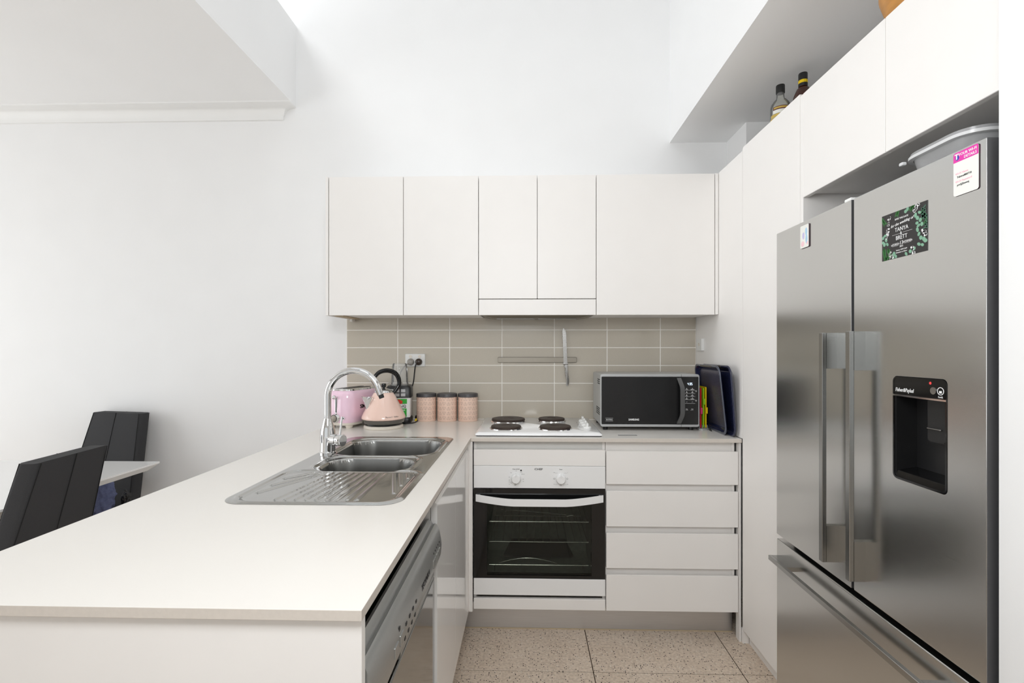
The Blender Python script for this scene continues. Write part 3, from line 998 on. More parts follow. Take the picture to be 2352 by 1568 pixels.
# ---- cooktop
t = thing('cooktop', 'white electric cooktop with four solid hotplates set in the worktop', 'cooktop', (OC, 2.51, ZC))
b = B()
zt = 0.9275
o1 = rrect(HX0, HX1, HY0, HY1, 0.012, 4)
o2 = rrect(HX0 + 0.012, HX1 - 0.012, HY0 + 0.012, HY1 - 0.012, 0.010, 4)
n = len(o1)
v = [(a, c, ZC + 0.0045) for a, c in o1] + [(a, c, ZC + 0.0110) for a, c in rrect(HX0 + 0.001, HX1 - 0.001, HY0 + 0.001, HY1 - 0.001, 0.012, 4)] + [(a, c, zt) for a, c in o2]
f = []
for q in range(2):
    for i in range(n):
        f.append((q * n + i, q * n + (i + 1) % n, (q + 1) * n + (i + 1) % n, (q + 1) * n + i))
f += [tuple(range(n))[::-1], tuple(range(2 * n, 3 * n))]
b.add(v, f)
b.build('plate', 'white_enamel', t, ang=60)
B().prism(rrect(HX0 + 0.004, HX1 - 0.004, HY0 + 0.004, HY1 - 0.004, 0.01, 4), ZC + 0.0002, ZC + 0.0046).build('seal', 'rubber', t)
for xx, yy, dia in ((-0.0985, 2.632, 0.192), (-0.1005, 2.385, 0.160), (0.1330, 2.650, 0.156), (0.1375, 2.385, 0.166)):
    r_ = dia / 2
    B().lathe([(r_, 0), (r_ - 0.001, 0.0045), (r_ - 0.006, 0.0055), (r_ - 0.009, 0.002)], (xx, yy, zt - 0.0005), 40).build('trim_ring', 'chrome', t)
    hp = B().lathe([(r_ - 0.0075, 0), (r_ - 0.0075, 0.0115), (r_ - 0.010, 0.0140), (r_ * 0.86, 0.0140), (r_ * 0.30, 0.0138), (r_ * 0.28, 0.0125), (0, 0.0125)], (xx, yy, zt), 40)
    hp.build('hotplate', 'hotplate', t, ang=30)
for i, yy in enumerate((2.625, 2.555, 2.482, 2.400)):
    xx = 0.2965 - 0.004 * i / 3
    kb = B()
    kb.lathe([(0.0205, 0), (0.0205, 0.004), (0.018, 0.009), (0.017, 0.0095), (0, 0.0095)], (xx, yy, zt), 24)
    kb.box(xx - 0.0055, xx + 0.0055, yy - 0.018, yy + 0.018, zt + 0.007, zt + 0.026, 0.003, 2)
    kb.build('knob', 'white_plastic', t)
b = B()
for yy in (2.59, 2.52, 2.44):
    b.lathe([(0.0022, 0), (0.0022, 0.0004), (0, 0.0004)], (0.262, yy, zt), 10)
b.build('dial_marks', 'ink', t, smooth=False)

# ---- microwave
MX0, MX1, MY, MYB, MZ0, MZ1 = 0.3625, 0.8465, 2.435, 2.735, 0.9290, 1.1880
t = thing('microwave', 'silver and black microwave oven on the worktop showing 4:35', 'microwave', ((MX0 + MX1) / 2, 2.58, ZC))
B().box(MX0 + 0.004, MX1 - 0.004, MY + 0.022, MYB, MZ0 + 0.002, MZ1 - 0.001, 0.008, 2).build('case', 'silver_paint', t)
b = B()
po = rrect(MX0, MX1, MZ0, MZ1, 0.012, 5)
pi_ = rrect(MX0 + 0.006, MX1 - 0.005, MZ0 + 0.012, MZ1 - 0.013, 0.004, 5)
b.ring(po, pi_, MY, MY + 0.022, 'y')
b.build('front_frame', 'silver_paint', t, bevel=0.0015)
XS = 0.7575
B().box(MX0 + 0.0055, XS, MY + 0.0015, MY + 0.02, MZ0 + 0.0115, MZ1 - 0.0125).build('door', 'black_speckle', t)
B().box(XS + 0.0015, MX1 - 0.0045, MY + 0.0012, MY + 0.02, MZ0 + 0.0115, MZ1 - 0.0125).build('control_panel', 'black_speckle', t)
B().box(XS - 0.0004, XS + 0.0009, MY - 0.0006, MY + 0.004, MZ0 + 0.0005, MZ1 - 0.0005).build('door_seam', 'dark_seam', t)
hv, hf = [], []
n = 16
for i in range(n + 1):
    u = i / n
    z_ = MZ0 + 0.016 + u * (MZ1 - MZ0 - 0.034)
    bow = math.sin(math.pi * min(1, max(0, u)))
    bow = min(1.0, bow * 1.6)
    o_ = MY - 0.002 - 0.026 * bow
    x_ = XS - 0.022 + 0.011 * bow
    for dx, dy in ((0, 0), (0.0205, 0), (0.0205, 0.008), (0, 0.008)):
        hv.append((x_ + dx, o_ + dy, z_))
for i in range(n):
    for k in range(4):
        hf.append((i * 4 + k, i * 4 + (k + 1) % 4, i * 4 + 4 + (k + 1) % 4, i * 4 + 4 + k))
hf += [(3, 2, 1, 0), tuple(n * 4 + q for q in range(4))]
B().add(hv, hf).build('handle', 'grey_plastic', t, ang=30)
MATS['grey_plastic_dark'] = mat('grey_plastic_dark', (84, 84, 84), 0.4, var=0.15, scale=500)
t.children[-1].data.materials[0] = MATS['grey_plastic_dark']
b = B()
for za in (1.010, 1.155):
    for r_ in range(4 if za < 1.1 else 3):
        for c_ in range(6 if za < 1.1 else 4):
            yy = MY + 0.05 + c_ * 0.020 + (r_ % 2) * 0.006
            zz = za - r_ * 0.010 - (0.0)
            b.box(MX0 + 0.0030, MX0 + 0.0044, yy, yy + 0.010, zz, zz + 0.005)
b.build('vent_slots', 'dark_seam', t, smooth=False)
for xx in (MX0 + 0.03, MX1 - 0.03):
    for yy in (MY + 0.04, MYB - 0.03):
        B().cyl((xx, yy, ZC), 0.012, MZ0 + 0.003 - ZC, 'z', 14).build('foot', 'black_plastic', t)
b = B()
YM = MY + 0.0008
lettering(b, 'SAMSUNG', 0.0125, (0.5265, YM, 0.9640), '-y', bold=0.035, sx=0.9)
lettering(b, 'Quick Defrost', 0.0065, (0.4060, YM, 0.9640), '-y', bold=0.02, sx=0.85)
b.box(0.3875, 0.4245, YM - 0.0002, YM + 0.0002, 0.9705, 0.9713).box(0.3875, 0.4245, YM - 0.0002, YM + 0.0002, 0.9570, 0.9578)
XC1, XC2 = 0.7845, 0.8120
for r_, (za, s1, s2) in enumerate(((1.1100, 'Soup', 'Defrost'), (1.0945, 'Veg', 'Melt'), (1.0790, 'Fish', 'Power'), (1.0635, 'Meat', 'Deodor'))):
    for xc, s_ in ((XC1, s1), (XC2, s2)):
        lettering(b, s_, 0.0052, (xc, YM, za + 0.0035), '-y', bold=0.02)
        b.lathe([(0.0019, 0), (0.0019, 0.0003), (0, 0.0003)], (xc, YM, za + 0.0080), 8, 'y')
    b.box(XC1 - 0.0135, XC2 + 0.0135, YM - 0.0002, YM + 0.0002, za - 0.0010, za - 0.0002)
for xc, sg in ((XC1, -1), (XC2, 1)):
    b.tube([(xc - 0.003, YM, 1.0520 - sg * 0.0015), (xc, YM, 1.0520 + sg * 0.0015), (xc + 0.003, YM, 1.0520 - sg * 0.0015)], 0.0004, 4)
b.box(XC1 - 0.0135, XC2 + 0.0135, YM - 0.0002, YM + 0.0002, 1.0442, 1.0450)
lettering(b, 'Stop', 0.0052, (XC1, YM, 1.0170), '-y', bold=0.02)
lettering(b, 'Start', 0.0052, (XC2, YM, 1.0170), '-y', bold=0.02)
b.box(XC1 - 0.006, XC1 + 0.007, YM - 0.0002, YM + 0.0002, 1.0115, 1.0122).box(XC2 - 0.009, XC2 + 0.004, YM - 0.0002, YM + 0.0002, 1.0115, 1.0122)
for zz in (1.1050, 1.0585):
    b.ring([(0.8300 + 0.0036 * math.cos(R(a)), zz + 0.0036 * math.sin(R(a))) for a in range(0, 360, 30)],
           [(0.8300 + 0.0026 * math.cos(R(a)), zz + 0.0026 * math.sin(R(a))) for a in range(0, 360, 30)], YM - 0.0002, YM + 0.0002, 'y')
b.build('lettering', 'ink_white', t, smooth=False)
# seven-segment clock 4:35
SEG = {'4': 'bcfg', '3': 'abcdg', '5': 'acdfg'}
b = B()


def digit(ch, x0, z0, w, h, b):
    k = 0.0011
    boxes = {'a': (0, w, h - k, h), 'g': (0, w, h / 2 - k / 2, h / 2 + k / 2), 'd': (0, w, 0, k),
             'f': (0, k, h / 2, h), 'b': (w - k, w, h / 2, h), 'e': (0, k, 0, h / 2), 'c': (w - k, w, 0, h / 2)}
    for s_ in SEG[ch]:
        a0, a1, c0, c1 = boxes[s_]
        b.box(x0 + a0, x0 + a1, YM - 0.0004, YM, z0 + c0, z0 + c1)


for ch, xx in (('4', 0.7880), ('3', 0.7980), ('5', 0.8060)):
    digit(ch, xx, 1.1345, 0.0058, 0.0115, b)
b.box(0.7955, 0.7966, YM - 0.0004, YM, 1.1375, 1.1386).box(0.7955, 0.7966, YM - 0.0004, YM, 1.1420, 1.1431)
b.build('clock_digits', 'display_digits', t, smooth=False)

# ---- dishwasher in the peninsula
DWY0, DWY1 = 0.784, 1.426
t = thing('dishwasher', 'silver dishwasher with a curved control panel in the peninsula', 'dishwasher', (-0.55, 1.1, 0))
B().box(-0.93, -0.3105, DWY0 + 0.004, DWY1 - 0.004, 0.02, 0.888).build('tub', 'black_plastic', t)
B().prism([(-0.292, 0.7990), (-0.292, 0.8155), (-0.286, 0.8165), (-0.279, 0.8110), (-0.2735, 0.8030), (-0.2735, 0.7990)], DWY0, DWY1, 'y').build('top_fascia', 'dishwasher_silver', t, ang=40)
pr = [(-0.30, 0.7985), (-0.2790, 0.7985), (-0.2665, 0.8040), (-0.2600, 0.7990), (-0.2545, 0.7850), (-0.2495, 0.7600), (-0.2480, 0.7380), (-0.2500, 0.7160), (-0.2560, 0.6970), (-0.2660, 0.6860), (-0.2840, 0.6830), (-0.30, 0.6830)]
cp = B().prism(pr, DWY0, DWY1, 'y').build('control_panel', 'dishwasher_silver', t, ang=40)
B().box(-0.300, -0.284, DWY0, DWY1, 0.646, 0.684).build('handle_recess', 'dark_seam', t)
hb = B()
for yy in (1.02, 1.40):
    hb.lathe([(0.0, 0), (0.007, 0.003), (0.007, 0.01), (0, 0.013)], (-0.278, yy, 0.656), 12, 'z')
B().prism(rrect(-0.2840, -0.2660, 0.6560, 0.6790, 0.007, 4), 1.03, 1.405, 'y').build('handle', 'dishwasher_silver', t, ang=40)
B().box(-0.300, -0.2685, DWY0, DWY1, 0.13, 0.6500, 0.004, 3).build('door', 'dishwasher_door', t)
B().box(-0.34, -0.325, DWY0, DWY1, 0.0, 0.125).build('plinth', 'kick_steel', t)


def panel_pt(z):
    """x on the curved control panel at height z."""
    pts = sorted([(p[1], p[0]) for p in pr[2:11]])
    for (za, xa), (zb, xb) in zip(pts, pts[1:]):
        if za <= z <= zb:
            return xa + (xb - xa) * (z - za) / (zb - za)
    return -0.25


b = B()
lettering(b, 'TECHNIKA', 0.021, (panel_pt(0.745) + 0.0006, 1.205, 0.742), '+x', bold=0.012, sx=0.92)
for i in range(4):
    for zz in (0.745, 0.718):
        yy = 1.008 + i * 0.030 - (0.745 - zz) * 0.2
        b.box(panel_pt(zz) - 0.001, panel_pt(zz) + 0.0012, yy - 0.0045, yy + 0.0045, zz - 0.003, zz + 0.003)
b.box(panel_pt(0.762), panel_pt(0.762) + 0.001, 0.955, 0.963, 0.758, 0.766)
for i in range(5):
    b.box(panel_pt(0.762), panel_pt(0.762) + 0.001, 1.312 + i * 0.020, 1.3165 + i * 0.020, 0.760, 0.764)
b.build('lettering', 'ink', t, smooth=False)
for yy, w in ((0.917, 0.026), (0.957, 0.026)) + tuple((1.300 + i * 0.020, 0.014) for i in range(5)):
    B().box(panel_pt(0.735) - 0.003, panel_pt(0.735) + 0.0022, yy, yy + w, 0.727, 0.748, 0.0008, 1).build('button', 'dishwasher_silver', t)

# ---- sink pressed from one steel sheet
t = thing('kitchen_sink', 'stainless steel sink with two bowls and a ribbed drainer', 'sink', (-0.566, 1.74, ZC))


def sd_rr(px, py, x0, x1, y0, y1, r):
    cx_, cy_ = (x0 + x1) / 2, (y0 + y1) / 2
    qx, qy = abs(px - cx_) - (x1 - x0) / 2 + r, abs(py - cy_) - (y1 - y0) / 2 + r
    return math.hypot(max(qx, 0), max(qy, 0)) + min(max(qx, qy), 0) - r


def sst(a, b_, x_):
    u = max(0.0, min(1.0, (x_ - a) / (b_ - a)))
    return u * u * (3 - 2 * u)


BW1 = (-0.742, -0.366, 1.840, 2.166, 0.085)
BW2 = (-0.705, -0.404, 1.603, 1.800, 0.075)
DRN = (-0.770, -0.350, 1.272, 1.592, 0.045)
RIBS = []
for i in range(15):
    u = i / 14
    p1 = Vector((-0.690 + 0.305 * u, 1.575))
    q = Vector((-0.752 + 0.384 * u, 1.292 if 0.12 < u < 0.88 else 1.292))
    if u < 0.2:
        q = Vector((-0.750, 1.292 + (0.2 - u) * 1.05))
    if u > 0.8:
        q = Vector((-0.368, 1.292 + (u - 0.8) * 1.1))
    RIBS.append((p1, q))


def seg_d(px, py, a, b_):
    ab = b_ - a
    s = max(0.0, min(1.0, ((px - a.x) * ab.x + (py - a.y) * ab.y) / ab.length_squared))
    return math.hypot(px - a.x - ab.x * s, py - a.y - ab.y * s), s


def sink_h(px, py):
    z = ZC + 0.0022
    so = sd_rr(px, py, SX0, SX1, SY0, SY1, 0.060)
    z -= 0.0016 * sst(-0.006, 0.0, so)
    d1, d2 = sd_rr(px, py, *BW1), sd_rr(px, py, *BW2)
    dd = sd_rr(px, py, *DRN)
    # raised bead round the wet area, shallow dish inside it
    wet = min(sd_rr(px, py, -0.758, -0.350, 1.826, 2.182, 0.09), sd_rr(px, py, -0.722, -0.388, 1.590, 1.826, 0.07), dd - 0.006)
    z += 0.0032 * math.exp(-((wet - 0.004) / 0.0065) ** 2)
    z -= 0.0045 * sst(0.004, -0.014, wet)
    if d1 < 0.02:
        z -= 0.168 * sst(0.004, -0.020, d1) + 0.006 * sst(-0.02, -0.15, d1)
    if d2 < 0.02:
        z -= 0.128 * sst(0.004, -0.018, d2) + 0.004 * sst(-0.02, -0.1, d2)
    if dd < 0 and d2 > 0.012:
        best = 1.0
        for a, b_ in RIBS:
            e, s = seg_d(px, py, a, b_)
            best = min(best, e / (0.0034 + 0.0012 * s))
        z += 0.0060 * math.exp(-best * best * 0.9)
    return z


STEP = 0.0032
nx, ny = int((SX1 - SX0) / STEP) + 2, int((SY1 - SY0) / STEP) + 2
idx, vv = {}, []
for i in range(nx + 1):
    for j in range(ny + 1):
        px, py = SX0 - STEP / 2 + i * STEP, SY0 - STEP / 2 + j * STEP
        s = sd_rr(px, py, SX0, SX1, SY0, SY1, 0.060)
        if s > STEP * 1.6:
            continue
        if s > 0:
            e = 1e-4
            gx = (sd_rr(px + e, py, SX0, SX1, SY0, SY1, 0.06) - s) / e
            gy = (sd_rr(px, py + e, SX0, SX1, SY0, SY1, 0.06) - s) / e
            px, py = px - gx * s, py - gy * s
        idx[(i, j)] = len(vv)
        vv.append((px, py, sink_h(px, py)))
ff, bowls = [], []
for i in range(nx):
    for j in range(ny):
        q = [(i, j), (i + 1, j), (i + 1, j + 1), (i, j + 1)]
        if all(k in idx for k in q):
            ids = tuple(idx[k] for k in q)
            zc_ = sum(vv[k][2] for k in ids) / 4
            (bowls if zc_ < ZC - 0.010 else ff).append(ids)
# drop collapsed faces at the rim
ff = [f_ for f_ in ff if (Vector(vv[f_[0]]) - Vector(vv[f_[2]])).length > 1e-4 and (Vector(vv[f_[1]]) - Vector(vv[f_[3]])).length > 1e-4]


def sub(faces, name, material):
    used = sorted({k for f_ in faces for k in f_})
    mp_ = {k: i for i, k in enumerate(used)}
    me = bpy.data.meshes.new(name)
    me.from_pydata([vv[k] for k in used], [], [tuple(mp_[k] for k in f_) for f_ in faces])
    me.polygons.foreach_set('use_smooth', [True] * len(me.polygons))
    me.materials.append(MATS[material])
    return link(name, me, t)


sub(ff, 'drainer_top', 'steel_sink')
xm = 1.82
f1 = [f_ for f_ in bowls if vv[f_[0]][1] > xm]
f2 = [f_ for f_ in bowls if vv[f_[0]][1] <= xm]
sub(f1, 'bowl', 'steel_bowl')
sub(f2, 'bowl', 'steel_bowl')
for c_ in ((-0.554, 2.0, ZC - 0.176), (-0.554, 1.70, ZC - 0.135)):
    B().lathe([(0.045, 0), (0.043, 0.004), (0.03, 0.003), (0.028, -0.004), (0, -0.004)], c_, 24).build('waste', 'chrome_dark', t)

# ---- mixer tap
TX, TY = -0.7635, 1.868
t = thing('mixer_tap', 'chrome gooseneck mixer tap at the back edge of the sink', 'tap', (TX, TY, ZC))
B().lathe([(0.031, 0.0), (0.031, 0.006), (0.0285, 0.009), (0.0275, 0.03), (0.0285, 0.06), (0.027, 0.085), (0.0205, 0.112), (0.0165, 0.128), (0.0150, 0.134), (0, 0.134)], (TX, TY, ZC + 0.0015), 32).build('body', 'chrome', t)
path = [(TX, TY, 1.036), (TX, TY, 1.08), (TX, TY, 1.125)]
RA = 0.1010
path += [(TX + RA + RA * math.cos(R(a)), TY - 0.004 * (1 - a / 180), 1.128 + RA * math.sin(R(a))) for a in range(174, 14, -6)]
e = Vector(path[-1]); dv = (Vector(path[-1]) - Vector(path[-2])).normalized()
path += [tuple(e + dv * 0.012), tuple(e + dv * 0.024)]
sp = B().tube(path, 0.0128, 16).build('spout', 'chrome', t, ang=60)
tip = e + dv * 0.0242
B().tube([tuple(tip), tuple(tip + dv * 0.014)], [0.0105, 0.0095], 16).build('aerator', 'black_plastic', sp)
ld = Vector((0.93, -0.36, 0)).normalized()
c0 = Vector((TX, TY, 0.966))
b = B()
b.tube([tuple(c0 + ld * k) for k in (0.012, 0.022, 0.046)], [0.021, 0.0215, 0.0215], 24)
b.build('valve', 'chrome', t, ang=40)
lv = B().tube([tuple(c0 + ld * k) for k in (0.0472, 0.0485, 0.073, 0.0745)], [0.0205, 0.0215, 0.0215, 0.0205], 24).build('lever', 'chrome', t, ang=40)
B().tube([tuple(c0 + ld * 0.060 + Vector((0, 0, 0.020))), tuple(c0 + ld * 0.061 + Vector((0.003, 0.01, 0.088)))], [0.0042, 0.0036], 12).build('lever_rod', 'chrome', lv, ang=40)

# ================================================================== things on the worktop
def loops(b, rings, cap0=True, cap1=True):
    """Skin a stack of closed outlines (lists of 3D points of equal length)."""
    n = len(rings[0])
    v = [p for r_ in rings for p in r_]
    f = []
    for q in range(len(rings) - 1):
        for i in range(n):
            f.append((q * n + i, q * n + (i + 1) % n, (q + 1) * n + (i + 1) % n, (q + 1) * n + i))
    if cap0:
        f.append(tuple(range(n))[::-1])
    if cap1:
        f.append(tuple(range((len(rings) - 1) * n, len(rings) * n)))
    return b.add(v, f)


def rr3(hx, hy, r, z, n=8):
    return [(a, c, z) for a, c in rrect(-hx, hx, -hy, hy, r, n)]


# ---- toaster
t = thing('toaster', 'glossy pink two-slice toaster behind the tap', 'toaster', (-0.922, 2.600, ZC), R(-18), world=False)
hx, hy = 0.080, 0.140
b = B()
rings = [rr3(hx - 0.004, hy - 0.004, 0.050, 0.026), rr3(hx, hy, 0.054, 0.032), rr3(hx + 0.001, hy + 0.001, 0.055, 0.09), rr3(hx - 0.001, hy - 0.002, 0.054, 0.150), rr3(hx - 0.004, hy - 0.006, 0.052, 0.172),
         rr3(hx - 0.010, hy - 0.013, 0.048, 0.186), rr3(hx - 0.018, hy - 0.022, 0.042, 0.192)]
loops(b, rings).build('shell', 'toaster_pink', t, ang=50)
b = B()
loops(b, [rr3(hx - 0.012, hy - 0.016, 0.046, 0.1885), rr3(hx - 0.014, hy - 0.018, 0.045, 0.1955), rr3(hx - 0.018, hy - 0.022, 0.042, 0.197)]).build('top_plate', 'chrome', t, ang=40)
for sx in (-0.022, 0.022):
    B().box(sx - 0.013, sx + 0.013, -0.100, 0.100, 0.1965, 0.1985, 0.0005, 1).build('bread_slot', 'black_plastic', t)
b = B()
loops(b, [rr3(hx - 0.006, hy - 0.006, 0.050, 0.014), rr3(hx - 0.003, hy - 0.003, 0.052, 0.018), rr3(hx - 0.003, hy - 0.003, 0.052, 0.0275)]).build('base_band', 'cream', t)
for sx in (-0.052, 0.052):
    for sy in (-0.105, 0.105):
        B().lathe([(0.015, 0), (0.018, 0.006), (0.020, 0.0145)], (sx, sy, 0.0), 18, cap=True).build('foot', 'cream', t)
yf = -hy - 0.0012
B().box(-0.0045, 0.0045, yf - 0.0008, yf + 0.01, 0.078, 0.158, 0.002, 2).build('lever_slot', 'black_plastic', t)
B().box(-0.0075, 0.0075, yf - 0.0003, yf + 0.01, 0.074, 0.162, 0.003, 2).build('slot_surround', 'chrome', t)
B().lathe([(0.0, 0.024), (0.008, 0.021), (0.0105, 0.014), (0.0085, 0.006), (0.004, 0.0)], (0, yf, 0.158), 18, 'y').build('lever', 'chrome', t, ang=60)
kd = B().lathe([(0.024, 0), (0.024, 0.003), (0.0215, 0.006), (0.0205, 0.016), (0.0185, 0.018), (0, 0.018)], (0, yf + 0.002, 0.052), 28, 'y').build('dial', 'chrome', t, ang=40)
B().lathe([(0.0160, 0), (0.0160, 0.001), (0.0138, 0.0014), (0, 0.0014)], (0, yf - 0.0160, 0.052), 24, 'y').build('dial_face', 'steel_satin', kd)
B().lathe([(0.0190, 0), (0.0190, 0.0006), (0.0162, 0.0006)], (0, yf - 0.0160, 0.052), 24, 'y').build('dial_ring', 'black_plastic', kd)
for sx in (-0.044, 0.044):
    B().lathe([(0.0075, 0), (0.0075, 0.003), (0.006, 0.0045), (0, 0.0045)], (sx, yf + 0.004, 0.052), 16, 'y').build('button', 'chrome', t)
    B().lathe([(0.0046, 0), (0.0046, 0.0006), (0.003, 0.0006)], (sx, yf - 0.0005, 0.052), 14, 'y').build('button_ring', 'black_plastic', t)
b = B()
lettering(b, 'SMEG', 0.027, (hx + 0.0012, -0.010, 0.104), '+x', bold=0.02, sx=1.35, thick=0.0012)
b.build('lettering', 'ink', t, smooth=False)

# ---- kettle on its base
t = thing('kettle', 'pale peach pyramid kettle with a black loop handle', 'kettle', (-0.7340, 2.505, ZC), math.atan2(-0.6, -0.8), world=False)
# local +x points along the spout
B().lathe([(0.096, 0), (0.0985, 0.003), (0.0985, 0.011), (0.094, 0.016), (0.05, 0.016), (0, 0.016)], (0, 0, 0), 40).build('power_base', 'cream', t)
B().lathe([(0.087, 0.0165), (0.092, 0.020), (0.092, 0.024)], (0, 0, 0), 40).build('base_seal', 'black_gloss', t)
B().lathe([(0.094, 0.0245), (0.104, 0.030), (0.1065, 0.040), (0.1085, 0.0465), (0.05, 0.0465)], (0, 0, 0), 40).build('lower_band', 'chrome_dark', t, ang=50)
B().lathe([(0.1065, 0.0465), (0.1105, 0.050), (0.1095, 0.058), (0.101, 0.076), (0.080, 0.120), (0.060, 0.160), (0.0500, 0.1765), (0.0445, 0.1805), (0.02, 0.181)], (0, 0, 0), 48).build('body', 'kettle_peach', t, ang=60)
B().lathe([(0.0460, 0.1800), (0.0460, 0.1850), (0.0400, 0.1920), (0.024, 0.1985), (0, 0.2005)], (0, 0, 0), 36).build('lid', 'chrome', t, ang=60)
B().lathe([(0.006, 0.1985), (0.006, 0.204), (0.0115, 0.208), (0.0125, 0.219), (0.010, 0.225), (0, 0.226)], (0, 0, 0), 20).build('lid_knob', 'black_gloss', t, ang=60)
# spout: chrome half cone
sv, sf = [], []
N_ = 20
for k, (xc, z_, r_, st) in enumerate(((0.085, 0.094, 0.004, 1.0), (0.081, 0.112, 0.014, 1.05), (0.078, 0.132, 0.021, 1.12), (0.077, 0.150, 0.026, 1.25), (0.078, 0.158, 0.0275, 1.40))):
    for q in range(N_):
        a = 2 * math.pi * q / N_
        ca = math.cos(a)
        sv.append((xc + r_ * ca * (st if ca > 0 else 1.0), r_ * math.sin(a), z_ + (0.006 * max(0, ca) if k == 4 else 0)))
for k in range(4):
    for q in range(N_):
        sf.append((k * N_ + q, k * N_ + (q + 1) % N_, (k + 1) * N_ + (q + 1) % N_, (k + 1) * N_ + q))
sf.append(tuple(range(N_))[::-1])
b = B().add(sv, sf)
b.build('spout', 'chrome', t, ang=60)
b = B()
b.add([(p[0] * 0.985 + 0.001, p[1] * 0.93, p[2] - 0.002) for p in sv[4 * N_:]], [tuple(range(N_))])
b.build('spout_opening', 'black_gloss', t)
hp = spline([(-0.046, 0, 0.168), (-0.062, 0, 0.184), (-0.082, 0, 0.215), (-0.080, 0, 0.250), (-0.058, 0, 0.279), (-0.018, 0, 0.291), (0.022, 0, 0.283), (0.048, 0, 0.258), (0.054, 0, 0.236)], 6)
rr_ = [0.0085 + 0.0035 * math.sin(math.pi * min(1, i / (len(hp) - 1) * 1.05)) for i in range(len(hp))]
b = B().tube(hp, rr_, 14)
b.build('handle', 'black_gloss', t, ang=60)
kx = Matrix.Rotation(-math.atan2(-0.6, -0.8), 4, 'Z')
b = B()
for i, ch in enumerate('Russell Hobbs'):
    a = math.atan2(-0.94, 0.34) + (i - 1) * 0.050 + 0.10 - math.atan2(-0.6, -0.8)
    z_ = 0.064
    r_ = 0.1075
    m = Matrix.Rotation(a, 4, 'Z') @ Matrix.Translation((r_ - 0.001, 0, z_)) @ Matrix.Rotation(R(-25), 4, 'Y') @ Euler((R(90), 0, R(90))).to_matrix().to_4x4()
    lettering(b, ch, 0.0115, None, mtx=m)
b.build('lettering', 'ink', t, smooth=False)

# ---- blender
t = thing('blender', 'black and silver personal blender with a clear cup, behind the kettle', 'blender', (-0.702, 2.700, ZC), R(8), world=False)
b = B()
loops(b, [rr3(0.066, 0.066, 0.018, 0.0, 4), rr3(0.068, 0.068, 0.018, 0.02, 4), rr3(0.062, 0.062, 0.018, 0.032, 4)]).build('foot_base', 'black_plastic', t)
b = B()
loops(b, [rr3(0.061, 0.060, 0.014, 0.032, 4), rr3(0.064, 0.062, 0.014, 0.138, 4)]).build('body', 'white_plastic', t)
b = B()
loops(b, [rr3(0.067, 0.066, 0.014, 0.138, 4), rr3(0.067, 0.064, 0.014, 0.190, 4), rr3(0.060, 0.058, 0.02, 0.202, 4)]).build('head', 'black_plastic', t)
for r_ in range(2):
    for c_ in range(3):
        B().box(-0.050 + c_ * 0.032, -0.026 + c_ * 0.032, -0.0690, -0.060, 0.146 + r_ * 0.022, 0.163 + r_ * 0.022, 0.001, 1).build('button', 'silver_paint', t)
B().box(-0.030, 0.046, -0.0640, -0.058, 0.106, 0.132).build('sticker', 'sticker_green', t)
B().prism([(-0.028, 0.108), (0.020, 0.106), (0.024, 0.120), (0.005, 0.130), (-0.028, 0.128)], -0.0646, -0.0600, 'y').build('sticker_fruit', 'sticker_red', t)
B().prism([(-0.012, 0.107), (0.004, 0.107), (0.002, 0.118), (-0.010, 0.116)], -0.0651, -0.0600, 'y').build('sticker_fruit', 'sticker_orange', t)
B().box(-0.030, 0.044, -0.0636, -0.058, 0.036, 0.080).build('sticker', 'sticker_green', t)
b = B()
lettering(b, 'Auto-iQ', 0.020, (0.008, -0.0642, 0.093), '-y', bold=0.01)
b.build('lettering', 'ink', t, smooth=False)
b = B()
for i in range(3):
    b.box(0.004, 0.036 - 0.006 * i, -0.0642, -0.0630, 0.070 - i * 0.010, 0.074 - i * 0.010)
b.build('sticker_lines', 'ink_white', t, smooth=False)
N_ = 48
cr = []
for z_, r_ in ((0.200, 0.047), (0.214, 0.047), (0.218, 0.044), (0.290, 0.041), (0.318, 0.038), (0.323, 0.034), (0.3235, 0.010)):
    cr.append([((r_ + (0.0014 * math.cos(8 * 2 * math.pi * k / N_) if 0.216 < z_ < 0.31 else 0)) * math.cos(2 * math.pi * k / N_),
                (r_ + (0.0014 * math.cos(8 * 2 * math.pi * k / N_) if 0.216 < z_ < 0.31 else 0)) * math.sin(2 * math.pi * k / N_), z_) for k in range(N_)])
b = B()
loops(b, cr, False, True).build('cup', 'cup_plastic', t, ang=50)
B().lathe([(0.012, 0.2025), (0.012, 0.216), (0.004, 0.219), (0.0, 0.219)], (0, 0, 0), 16).build('blade_hub', 'steel', t)
for a in range(4):
    m = Matrix.Rotation(R(90 * a + 20), 4, 'Z')
    bl = B().prism([(0.003, -0.004), (0.028, -0.002), (0.031, 0.001), (0.003, 0.004)], 0.2185, 0.2200)
    bl.xf(m @ Matrix.Translation((0, 0, 0.004)) @ Matrix.Rotation(R(-18 if a % 2 else 12), 4, 'Y') @ Matrix.Translation((0, 0, 0)))
    bl.build('blade', 'steel_blade', t)

# ---- canisters with printed hearts
def heart(n=18):
    p = []
    for k in range(n):
        a = 2 * math.pi * k / n
        p.append((16 * math.sin(a) ** 3 / 17.0, (13 * math.cos(a) - 5 * math.cos(2 * a) - 2 * math.cos(3 * a) - math.cos(4 * a) + 2.5) / 17.0))
    return p


